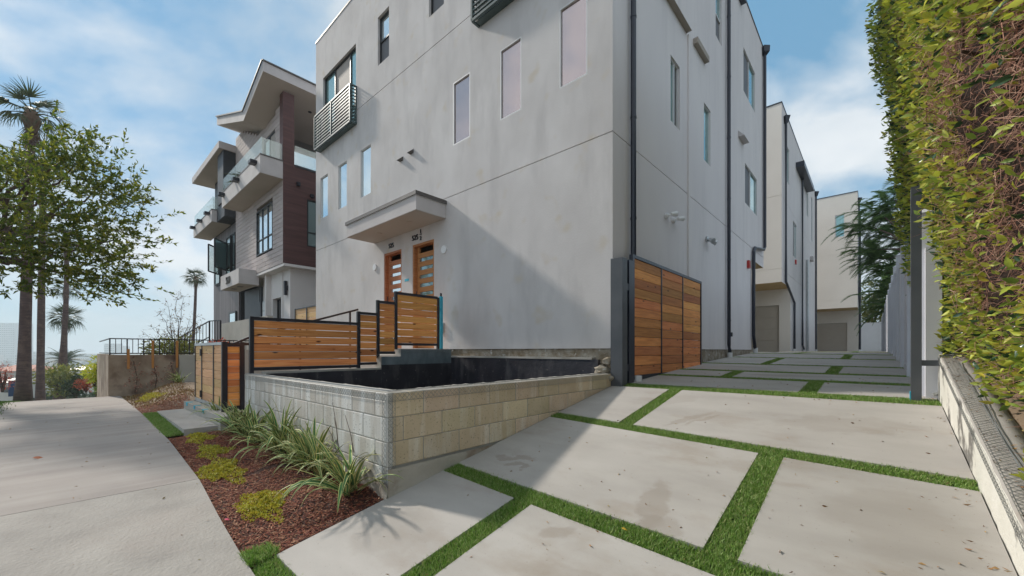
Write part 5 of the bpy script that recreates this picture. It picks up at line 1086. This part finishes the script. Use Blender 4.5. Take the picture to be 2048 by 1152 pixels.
# bare crape shrub behind the railing
cr = thing('bare_shrub', (-16.5, 2.6, -.3), 'nearly bare shrub with sparse rusty leaves behind the iron railing', 'shrub')
A, B = [], []; rs = random.Random(9); tips = []
for px, py in [(310,655),(322,628),(340,615),(352,600),(368,592),(380,640),(395,632),(402,655),(345,640),(330,668),(300,672),(360,665),(385,668)]:
    b = at(px, py, 15.5); a = at(358+rs.uniform(-8,8), 712, 15.5); n = 5; pts = [a.lerp(b, k/n) + Vector((rs.uniform(-.06,.06), rs.uniform(-.06,.06), 0)) for k in range(n+1)]
    MB().tube(pts, [.02*(1-.8*k/n) for k in range(n+1)], 5).build('branch', M['bark'], cr)
    for k in range(26): q = pts[rs.randint(1,n)]; A.append(q); B.append(q+Vector((rs.gauss(0,.2), rs.gauss(0,.2), rs.gauss(.08,.18))))
A = np.array([tuple(v) for v in A]); B = np.array([tuple(v) for v in B]); tubes_np('twigs', A, B, np.full(len(A), .004), M['bark'], cr, .1)['kind'] = 'stuff'
C_, D = along(A, B, 2, .9, 4); leaves('foliage', C_, D, rng.uniform(.05,.1,len(C_)), rng.uniform(.02,.04,len(C_)), M['litter'], cr)['kind'] = 'stuff'
bush('terrace_shrub', (-16.2,2.2,.0), .9, .9, .42, 1500, .11, .04, M['yleaf'], 'low yellow-green planting behind the iron railing', seed=18)
bush('terrace_shrub', (-16.0,3.4,.05), .7, .7, .38, 1000, .10, .04, M['rleaf'], 'rusty red planting behind the right half of the iron railing', seed=19)
vn = thing('wall_vine', (-13.98, 1.2, -1.1), 'dried reddish vine clinging to the stained rough wall', 'vine')
A, B = [], []
for y, z1 in ((1.12,-.25),(1.5,-.35),(1.85,-.3)):
    MB().tube([(-14.0,y,-1.08),(-14.0,y+.05,-.7),(-14.0,y-.02,z1)], .008, 5).build('stem', M['bark'], vn)
    for k in range(60): a = Vector((-14.01, y+random.gauss(0,.07), random.uniform(-1.0, z1))); A.append(a); B.append(a+Vector((.04, random.gauss(0,.05), random.gauss(0,.05))))
A = np.array([tuple(v) for v in A]); B = np.array([tuple(v) for v in B]); C_, D = along(A, B, 3, .8, 4); leaves('foliage', C_, D, rng.uniform(.03,.06,len(C_)), rng.uniform(.015,.03,len(C_)), M['twig'], vn)['kind'] = 'stuff'
for i_, (y, lb) in enumerate(((.98,'left'),(1.44,'middle'),(1.93,'right'))):
    o = MB().box(-13.975, -13.955, y, y+.05, -.45, .28 if i_ else .05).build('wooden_stake', M['orangew']); tag(o, f'orange wooden stake, {lb} of three, leaning on the rough wall', 'stake', 'stakes on the rough wall')

# --- variegated flax plants
def flax_leaf_mesh(seed):
    rs = random.Random(seed); mb = MB(); n = 8; L = 1.0; w_ = .082*rs.uniform(.85,1.2); droop = rs.uniform(.0,.30) if seed % 2 else rs.uniform(.15,.7); fold = .35; rows_ = []; twist = rs.uniform(-.5,.5)
    for j in range(n+1):
        s = j/n; x = .55*s*(1+.3*droop*s); z = s*(1-.25*s) - droop*.75*s**2.6; ww = w_*(.45+.75*s if s < .4 else (1-s)**.65*1.05)/1.0*.9
        ww = max(ww, .002); t_ = twist*s; row = []
        for q, zz in ((-1,fold),(-.66,fold*.6),(0,0),(.66,fold*.6),(1,fold)):
            row.append(Vector((x - q*ww*.5*math.sin(t_)*.5, q*ww*.5*math.cos(t_), z + zz*ww*.5 + q*ww*.5*math.sin(t_))))
        rows_.append(row)
    for j in range(n):
        for k in range(4): mb.cur = 1 if k in (0,3) else 0; mb.poly([rows_[j][k], rows_[j][k+1], rows_[j+1][k+1], rows_[j+1][k]])
    me = bpy.data.meshes.new('leaf'); me.from_pydata(mb.v, [], mb.f); me.materials.append(M['fleaf']); me.materials.append(M['cleaf']); me.polygons.foreach_set('material_index', mb.mi)
    me.polygons.foreach_set('use_smooth', [True]*len(me.polygons)); return me
flm = [flax_leaf_mesh(s) for s in range(12)]
def flax(loc, n, L, label, seed, green=False):
    rs = random.Random(seed); t = thing('flax_plant', loc, label, 'plant', 'variegated flax plants in the mulch beds')
    for k in range(n):
        o = bpy.data.objects.new('leaf', flm[rs.randrange(12)]); COL.objects.link(o); o.parent = t; a = rs.uniform(0, 6.283)
        o.location = (rs.gauss(0,.025), rs.gauss(0,.025), -.02); o.rotation_euler = (rs.uniform(-.15,.15), rs.uniform(-.55,.5), a); s = L*rs.uniform(.6,1.1); o.scale = (s,s*rs.uniform(.8,1.1),s)
    return t
def bp(px, py):      # bed surface point under a pixel
    r = ray(px, py); t = 2.0
    while t < 14:
        q = r*t
        if q.z < (bedz(q.x, q.y) if q.x > -6.92 else bed2(q.x, q.y)): return q
        t += .01
    return q
for px, py, n, L, lb in [(700,985,34,.46,'broad green flax plant nearest the planter corner'), (672,935,20,.46,'flax plant with upright leaves just behind the corner one'), (610,935,36,.40,'arching cream-striped flax plant, third from the planter corner'),
                         (560,905,36,.44,'dense cream-striped flax plant under the middle of the planter'), (515,885,34,.42,'cream-striped flax plant beyond the middle of the planter'), (475,866,36,.44,'flax plant nearest the black framed return panel'), (600,900,18,.48,'upright flax plant close against the planter wall'), (440,845,22,.38,'flax plant at the corner of the entry pad'), (648,950,24,.42,'flax plant between the third one and the corner pair'), (535,868,24,.44,'flax plant against the wall behind the dense striped one'), (590,925,22,.36,'low flax plant leaning over the mulch in mid row')]:
    q = bp(px, py); q.y = min(q.y, WB-.13); flax((q.x, q.y, bedz(q.x, q.y)), int(n*1.9), L*1.45, lb, int(px))
for px, py, n, L, lb in [(358,800,40,.52,'yellow-edged flax plant beside the pale entry gate'), (335,776,30,.50,'yellow-edged flax plant at the foot of the grey block wall')]:
    q = at(px, py, 10.2 if px > 350 else 11.8); flax((q.x, q.y, bed2(q.x, max(.9,min(q.y,1.9)))), n, L, lb, int(px))
# dry flower stalks
dsk = thing('dry_stalks', (-3.5, 1.55, -1.1), 'thin dry flower stalks arching in front of the planter wall', 'stalks')
q0 = bp(690, 950); 
for (px1, py1, px2, py2) in [(678,905,665,805),(672,900,655,855),(708,905,690,830),(676,890,668,835)]:
    a = at(px1, py1, 3.35); b = at(px2, py2, 3.35); MB().tube([a, a.lerp(b,.5)+Vector((.01,0,.02)), b], [.003,.0025,.0018], 5).build('stalk', M['bark'], dsk)
# stonecrop clumps
def clump(px, py, rx, ry, n, label, h=.07):
    rx *= 1.15; ry *= 1.15
    q = bp(px, py); q.y = max(.9, min(q.y, 1.6)); r = np.random.default_rng(int(px)); t = thing('stonecrop_clump', (q.x, q.y, bedz(q.x,q.y) if q.x > -6.9 else bed2(q.x,q.y)), label, 'ground cover plant', 'yellow stonecrop clumps')
    a = r.uniform(0,6.283,n); rad = r.uniform(0,1,n)**.6*(1+.3*np.sin(a*3+px)+.2*np.sin(a*7+px)); x = q.x+np.cos(a)*rad*rx; y = q.y+np.sin(a)*rad*ry
    z = np.array([(bedz(i, max(.86,min(j,1.69))) if q.x > -6.9 else bed2(i,j)) for i, j in zip(x, y)]) + h*np.clip(1-rad**2,0,1)*r.uniform(.0,1,n)*(.55+.45*np.sin(x*38+1)*np.sin(y*45)) + .008
    D = np.stack([r.normal(size=n)*.8, r.normal(size=n)*.8, np.abs(r.normal(size=n))+.2],1)
    leaves('foliage', np.stack([x,y,z],1), D, r.uniform(.012,.026,n), r.uniform(.010,.018,n), M['sedum'], t, seed=int(px))['kind'] = 'stuff'
for px, py, rx, ry, n, lb in [(530,1010,.26,.13,1900,'yellow stonecrop clump nearest the sidewalk and camera'), (440,945,.34,.16,2600,'large yellow stonecrop clump spilling onto the sidewalk edge'), (425,905,.26,.13,1400,'yellow stonecrop clump beyond the large spilling one'), (400,878,.30,.12,1400,'yellow stonecrop clump by the turf strip and entry pad'),
                           (300,795,.5,.18,1700,'yellow stonecrop mat in the side bed near the rough wall'), (500,1028,.12,.06,300,'sparse yellow stonecrop patch at the front of the bed')]:
    clump(px, py, rx, ry, n, lb, h=.065)

# --- feathery tree and others on the right
jt = thing('feathery_tree', (1.6, 20, -.1), 'feathery dark green tree arching over the vinyl fence at the driveway end', 'tree')
MB().tube([(1.9,20,-.2),(1.7,20,1.5),(1.4,20.3,3.0),(1.2,20.6,4.5)], [.22,.17,.14,.08], 8).build('trunk', M['bark'], jt, True)
fj = [feather_mesh(1, s, M['feather'], nl=26, droop=.75, lw_=.042, ll=.26) for s in (7,8)]
rs = random.Random(21)
for (px, py, d) in [(1762,470,19),(1775,430,19),(1790,400,19),(1800,450,18.5),(1770,520,18.5),(1795,520,18),(1810,480,18),(1785,560,18),(1800,590,17.5),(1760,500,20),(1815,540,17.5),(1780,610,18),(1805,400,19),(1735,450,19.5),(1745,500,19),(1750,420,20)]:
    c = at(px, py, d); MB().tube([(1.3,20.4,3.4), Vector((1.3,20.4,3.4)).lerp(c,.5)+Vector((0,0,.15)), c], [.06,.035,.015], 5).build('branch', M['bark'], jt)
    for k in range(22):
        o = bpy.data.objects.new('spray', fj[k%2]); COL.objects.link(o); o.parent = jt; q = c + Vector((rs.gauss(0,.3), rs.gauss(0,.4), rs.gauss(0,.3))); o.location = q-jt.location
        base_a = math.atan2(-.5, -.9) + rs.uniform(-1.7,1.7); o.rotation_euler = (rs.uniform(-.3,.3), rs.uniform(-.75,.35), base_a); s = rs.uniform(.7,1.3); o.scale = (s,s,s)
bush('broadleaf_tree', at(1755,612,34), 1.7, 1.7, 2.1, 3200, .22, .11, M['yleaf'], 'light green tree rising behind the white end fence', 'tree', seed=22, trunk=-.2)
bush('broadleaf_tree', at(1795,560,26), .9, 1.6, 1.4, 1800, .22, .10, M['feather'], 'dark broadleaf tree behind the vinyl fence under the feathery one', 'tree', seed=23, trunk=-.2)

# --- big hedge on the right
hg = thing('hedge', (.9, 4, -.5), 'tall overgrown hedge, yellow-green leaves over brown dead twigs, along the right', 'hedge')
def hx(z, y=3): return float(np.interp(z, [-.7,0,1,1.6,3.2,4.3,5.4], [.74,.68,.53,.41,.30,.16,.12])) + .055*math.sin(y*2.1+z*1.3) + .04*math.sin(y*5.3-z*2.9) + .03*math.sin(z*7.1+y*3) + (.20*smooth((2.6-y)/1.4) if y < 2.6 else 0)*0
def hbase(y): return lwz(min(y, 5.6)) + (.10 if y < 5.6 else 0)
HY0, HY1, HT = 1.15, 8.6, 5.2
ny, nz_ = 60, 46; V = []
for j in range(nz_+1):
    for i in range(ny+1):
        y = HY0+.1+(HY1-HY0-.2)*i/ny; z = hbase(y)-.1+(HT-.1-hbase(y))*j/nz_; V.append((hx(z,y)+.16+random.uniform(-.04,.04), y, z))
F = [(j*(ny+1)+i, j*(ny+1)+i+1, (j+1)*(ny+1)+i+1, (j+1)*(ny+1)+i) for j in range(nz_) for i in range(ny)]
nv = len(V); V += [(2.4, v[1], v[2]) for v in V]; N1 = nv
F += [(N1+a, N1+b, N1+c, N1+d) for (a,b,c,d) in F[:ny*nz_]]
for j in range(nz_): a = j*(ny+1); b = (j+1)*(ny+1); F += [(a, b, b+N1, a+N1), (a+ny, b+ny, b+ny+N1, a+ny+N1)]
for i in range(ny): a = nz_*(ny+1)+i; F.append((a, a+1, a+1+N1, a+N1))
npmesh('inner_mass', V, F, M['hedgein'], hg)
from mathutils import noise as mn
def dens(y, z):      # leaf cover: dead patch in the near middle, leafy elsewhere
    n_ = mn.noise(Vector((y*1.1, z*1.1, 3.3)))*.5 + mn.noise(Vector((y*3.1, z*3.1, 7.3)))*.35
    dead = smooth((5.6-y)/1.2) * smooth((z-.04*y+.05)/.25) * smooth((.56*y+.1-z)/.35)
    return max(.13, min(1, 1.0 - .92*dead + n_*1.3*(.3+dead)))
n = 56000; yy = HY0 + (HY1-HY0)*rng.uniform(0,1,n)**1.25; zz = rng.uniform(-.75, HT, n); keep = []
for a, b in zip(yy, zz):
    keep.append(b > hbase(a)-.05 and rng.uniform() < dens(a, b))
yy = yy[keep]; zz = zz[keep]; n = len(yy)
dep = rng.uniform(-.10, .12, n); xx = np.array([hx(z, y) for y, z in zip(yy, zz)]) + dep
# near-bottom leaves reach over the wall top
nrm = np.stack([-np.ones(n)*.8, rng.normal(0,.55,n)-.35, rng.normal(.15,.55,n)], 1)
Lh = rng.uniform(.042,.082,n); Wh = Lh*rng.uniform(.38,.52,n)
dk = rng.uniform(size=n) < .18
Cc = np.stack([xx,yy,zz],1)
leaves('foliage', Cc[~dk], nrm[~dk], Lh[~dk], Wh[~dk], M['hleaf'], hg, seed=31, fine=True)['kind'] = 'stuff'
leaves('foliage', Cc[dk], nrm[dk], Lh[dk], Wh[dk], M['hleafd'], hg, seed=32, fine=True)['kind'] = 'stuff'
n = 36000; yy = HY0 + (HY1-HY0)*rng.uniform(0,1,n)**1.9; zz = rng.uniform(-.7, HT-.2, n); ok = zz > np.array([hbase(a) for a in yy]); yy, zz = yy[ok], zz[ok]; n = len(yy)
xx = np.array([hx(z,y) for y, z in zip(yy, zz)]) + rng.uniform(-.04,.14,n); A = np.stack([xx,yy,zz],1); d = np.stack([rng.normal(-.25,.4,n), rng.normal(0,1,n), rng.normal(-.1,.6,n)],1); d /= np.linalg.norm(d,axis=1,keepdims=True)
B = A + d*rng.uniform(.05,.22,n)[:,None]; tubes_np('twigs', A, B, rng.uniform(.0010,.0026,n), M['twig'], hg, .12, 33)['kind'] = 'stuff'
for k in range(16):
    y = rng.uniform(1.6,5); z = rng.uniform(.1,2.6); a = Vector((1.1,y+.2,z-.4)); b = Vector((hx(z,y)+.02, y, z)); MB().tube([a, a.lerp(b,.6)+Vector((0,.1,.05)), b, b+Vector((-.02,-.2,.12))], [.02,.014,.010,.005], 6).build('branch', M['bark'], hg)
# individual large near leaves
def one_leaf(seed):
    rs = random.Random(seed); mb = MB(); n = 7; rows_ = []
    for j in range(n+1):
        s = j/n; ww = .24*math.sin(math.pi*min(1,s**.8))**.8 if 0 < s < 1 else .004; zc = -.18*s*s*rs.uniform(.8,1.2)
        rows_.append([Vector((s, q*ww, zc + abs(q)*ww*.35)) for q in (-1,-.5,0,.5,1)])
    for j in range(n):
        for k in range(4): mb.poly([rows_[j][k], rows_[j][k+1], rows_[j+1][k+1], rows_[j+1][k]])
    out = []
    for m in ('hleafy','hleafd'):
        me = bpy.data.meshes.new('leaf'); me.from_pydata(mb.v, [], mb.f); me.materials.append(M[m]); me.polygons.foreach_set('use_smooth', [True]*len(me.polygons)); out.append(me)
    return out
lv = [one_leaf(s) for s in range(4)]; cnt = 0
def sprig(y, z, n, dirv):
    global cnt
    x = hx(z, y) - .01; a = Vector((x+.04, y+.05, z)); L_ = n*.022; dv_ = Vector(dirv).normalized(); b = a + dv_*L_ + Vector((0,0,.02)); MB().tube([a, a.lerp(b,.5)+Vector((0,0,-.01)), b], [.003,.0025,.0015], 5).build('twig', M['bark'], hg)
    for k in range(n):
        q = a.lerp(b, .2+.8*k/n); o = bpy.data.objects.new('leaf', lv[cnt%4][0 if random.random() < .72 else 1]); COL.objects.link(o); o.parent = hg; o.location = q-hg.location
        ax = dv_ + Vector((random.gauss(0,.55), random.gauss(0,.55), random.gauss(0,.45))); o.rotation_euler = (ax.to_track_quat('X','Z') @ __import__('mathutils').Quaternion((1,0,0), random.uniform(-1.2,1.2))).to_euler(); s = random.uniform(.05,.085); o.scale = (s,s,s); cnt += 1
for k in range(44):
    y = random.uniform(1.35, 3.4); z = random.choice([random.uniform(-.55,.5), random.uniform(.2,2.2), random.uniform(.0,3.0)])
    if z < hbase(y)+.02: z = hbase(y)+.05
    if cnt < 285: sprig(y, z, random.randint(5,8), (-.7, -.6, random.uniform(-.2,.6)))

# ------------------------------------------------------------------ litter on the paving
def fallen(px, py, m, label, s=.05, ground=None):
    r = ray(px, py); t = 1.0; 
    while t < 20:
        q = r*t; g = sw(q.x) if q.y < .85 else (dz(q.y))
        if q.z < g: break
        t += .005
    me = lv[0][0].copy(); me.materials[0] = m; o = bpy.data.objects.new('fallen_leaf', me); COL.objects.link(o); o.location = (q.x, q.y, g+.012+(.025 if ground else 0)); o.rotation_euler = (.2, .15, random.uniform(0,6)); o.scale = (s,s*1.3,s); tag(o, label, 'leaf'); return o
fallen(65, 918, M['rust'], 'rusty curled leaf lying alone on the broom-finished sidewalk', .09); fallen(449, 1042, M['pinkp'], 'pink petal at the sidewalk edge of the mulch bed', .035); fallen(1243, 1070, M['yel'], 'yellow leaf resting on the turf strip in the driveway', .035, 1)
def litter(name, n, xf, yf, zf, label, smin=.008, smax=.035):
    x, y = xf(n), yf(n); z = np.array([zf(a,b) for a,b in zip(x,y)])+.004; a = rng.uniform(0,6.283,n); D = np.stack([np.cos(a),np.sin(a),rng.uniform(0,.25,n)],1); L = rng.uniform(smin,smax,n)
    tag(leaves(name, np.stack([x,y,z],1), D, L, L*rng.uniform(.12,.5,n), M['litter'], seed=44), label, 'leaf litter', kind='stuff')
litter('leaf_litter', 420, lambda n: .45-3.0*rng.uniform(0,1,n)**1.8, lambda n: 1.1+7*rng.uniform(0,1,n)**1.3, lambda a,b: dz(b), 'scattered dry leaves and stems on the driveway slabs')
litter('leaf_litter', 110, lambda n: rng.uniform(-12,-2.9,n), lambda n: rng.uniform(-.6,.84,n), lambda a,b: sw(a), 'few dark leaf scraps on the sidewalk', .008, .03)
litter('leaf_litter', 260, lambda n: rng.uniform(.48,.66,n), lambda n: rng.uniform(1.3,5.7,n), lambda a,b: lwz(b), 'twig scraps and dead leaves on top of the low retaining wall')
# ------------------------------------------------------------------ city below the hill
def towerb(px0, px1, ytop, d, label, name='office_tower', m='tower', zb=-42, rows_=14, cols=8):
    a, b = at(px0, ytop, d), at(px1, ytop, d); t = thing(name, ((a.x+b.x)/2, (a.y+b.y)/2, zb), label, 'tower' if name == 'office_tower' else 'building', 'buildings in the haze below')
    back = Vector((-SA, CA, 0))*(b-a).length*.8; back.z = 0
    mb = MB(); mb.extrude([(a.x,a.y,zb),(b.x,b.y,zb),(b.x,b.y,a.z),(a.x,a.y,a.z)], back); mb.build('walls', M[m], t)
    if rows_:
        mb = MB(); nrm_ = -back.normalized()*.4; H = a.z-zb
        for i in range(rows_):
            for j in range(cols):
                p0 = a.lerp(b, (j+.2)/cols); p1 = a.lerp(b, (j+.8)/cols); z0 = zb+H*(i+.3)/rows_; z1 = zb+H*(i+.75)/rows_
                mb.extrude([(p0.x,p0.y,z0),(p1.x,p1.y,z0),(p1.x,p1.y,z1),(p0.x,p0.y,z1)], nrm_)
        o = mb.build('windows', M['glassn'], t); o['kind'] = 'stuff'
    return t
towerb(-10, 29, 646, 1150, 'wide pale office tower fading in haze at the left edge', rows_=20, cols=9)
towerb(208, 229, 687, 1300, 'small hazy tower just above the rough wall corner', rows_=10, cols=5)
towerb(228, 246, 692, 1500, 'low hazy block right of the small tower', rows_=6, cols=4)
towerb(60, 100, 703, 1400, 'long low hazy block between the palm trunks', rows_=4, cols=10)
towerb(148, 200, 708, 1300, 'distant low block right of the palms', rows_=3, cols=12)
towerb(30, 44, 710, 900, 'narrow hazy block behind the first palm trunk', rows_=6, cols=4)
def house(px, py, d, w_, h, dep, m, label, roofm='roofred'):
    c = at(px, py, d); t = thing('house', (c.x, c.y, c.z-h), label, 'house', 'houses below the hill')
    u_ = Vector((CA, SA, 0)); v_ = Vector((-SA, CA, 0)); P = lambda a, b, z: c + u_*a + v_*b + Vector((0,0,z))
    mb = MB(); mb.mesh([P(-w_/2,0,-h-8),P(w_/2,0,-h-8),P(w_/2,dep,-h-8),P(-w_/2,dep,-h-8),P(-w_/2,0,0),P(w_/2,0,0),P(w_/2,dep,0),P(-w_/2,dep,0)], [(0,1,5,4),(1,2,6,5),(2,3,7,6),(3,0,4,7)]); mb.build('wall', M[m], t)
    e_ = .6; mb = MB(); mb.mesh([P(-w_/2-e_,-e_,0),P(w_/2+e_,-e_,0),P(w_/2+e_,dep+e_,0),P(-w_/2-e_,dep+e_,0),P(-w_/4,dep/2,w_*.13),P(w_/4,dep/2,w_*.13)], [(0,1,5,4),(1,2,5),(2,3,4,5),(3,0,4),(3,2,1,0)]); mb.build('roof', M[roofm], t)
    for k in range(3): q = P(-w_/2+w_*(k+.5)/3, -.06, -h*.5); wm = MB(); wm.extrude([q-u_*w_*.07-Vector((0,0,h*.18)), q+u_*w_*.07-Vector((0,0,h*.18)), q+u_*w_*.07+Vector((0,0,h*.18)), q-u_*w_*.07+Vector((0,0,h*.18))], v_*.05); wm.build('window', M['glassd'], t)
house(18, 742, 120, 13, 6, 9, 'housew', 'cream house with red roof left of the first palm'); house(60, 752, 150, 12, 5, 9, 'housew', 'pale house between the first two palm trunks', 'cap')
house(12, 765, 95, 7, 3.5, 7, 'housew', 'low cream house in front of the red-roofed one', 'cap'); house(155, 740, 220, 14, 6, 9, 'housew', 'pale house right of the palm trunks', 'cap')
# low town and trees that read as one mass
mb = MB(); rs = random.Random(77)
for k in range(420):
    d = rs.uniform(260, 1800); px = rs.uniform(-80, 520); p = at(px, 700, d); s = rs.uniform(8, 26); g = gz(p.x, p.y); h = rs.uniform(5, 12) + (rs.random() < .08)*rs.uniform(6, 20); mb.box(p.x-s/2, p.x+s/2, p.y-s/2, p.y+s/2, g-1, g+h)
tag(mb.build('distant_town', M['housew']), 'low pale town fading into haze beyond the hill', 'town', kind='stuff')
n = 26000; dd = 60*np.exp(rng.uniform(0, 3.1, n)); pp_ = rng.uniform(-80, 520, n); cen = rng.integers(0, 500, n); cd_ = 60*np.exp(rng.uniform(0, 3.1, 500)); cp_ = rng.uniform(-60, 460, 500); C_ = np.empty((n,3))
for i in range(n):
    d = cd_[cen[i]]; p = at(cp_[cen[i]], 700, d); r0 = 2.2+d*.004; g = gz(p.x, p.y); v = rng.normal(size=3); v /= np.linalg.norm(v); C_[i] = (p.x+v[0]*r0, p.y+v[1]*r0, g+r0*.9+v[2]*r0*.9)
sc2 = cd_[cen]*.004+.25
tag(leaves('distant_trees', C_, rng.normal(size=(n,3)), sc2*2.2, sc2*1.4, M['farleaf'], seed=51), 'dark tree masses scattered through the town below', 'trees', kind='stuff')
def car(px, d, m, label):
    c = at(px, 780, d); g = gz(c.x, c.y)+.06; t = thing('parked_car', (c.x, c.y, g), label, 'car', 'cars down the street'); X, Y = c.x, c.y
    prof = [(-2.1,.35),(-2.15,.75),(-1.9,.95),(-1.2,1.0),(-.6,1.45),(.9,1.45),(1.5,1.0),(2.1,.9),(2.15,.4)]
    MB().extrude([(X+a,Y-.85,g+b) for a,b in prof], (0,1.7,0)).build('body', m, t); MB().extrude([(X+a,Y-.87,g+b) for a,b in [(-1.05,1.0),(-.55,1.38),(.8,1.38),(1.3,1.0)]], (0,1.74,0)).build('windows', M['glassd'], t)
    for a in (-1.35,1.35):
        for s in (-.88,.70): MB().tube([(X+a,Y+s,g+.33),(X+a,Y+s+.18,g+.33)], .33, 14).build('wheel', M['tyre'], t)
car(62, 52, M['carp'], 'silver car parked down the street beyond the palms'); car(102, 60, M['carb'], 'blue car parked down the street beside the palm bases')
sk_ = thing('recycling_bin', at(30,768,40), 'dark bin standing beside the road behind the first palm', 'bin'); q = at(30,768,40)
MB().mesh and MB().box(q.x-.4,q.x+.4,q.y-.4,q.y+.4,q.z-1.2,q.z+.3).build('body', M['carb'], sk_); MB().box(q.x-.45,q.x+.45,q.y-.45,q.y+.45,q.z+.3,q.z+.38).build('lid', M['cap'], sk_)

# ------------------------------------------------------------------ haze
hz = MB().box(-1900, 60, -700, 1700, -43, 95)
hm = bpy.data.materials.new('haze'); hm.use_nodes = True; nt = hm.node_tree; nt.nodes.clear(); ou = nt.nodes.new('ShaderNodeOutputMaterial'); pv = nt.nodes.new('ShaderNodeVolumePrincipled')
pv.inputs['Color'].default_value = (.86,.95,1,1); pv.inputs['Density'].default_value = .00055; pv.inputs['Anisotropy'].default_value = .0; nt.links.new(pv.outputs[0], ou.inputs['Volume'])
tag(hz.build('haze', hm), 'pale haze over the town', 'haze', kind='stuff')
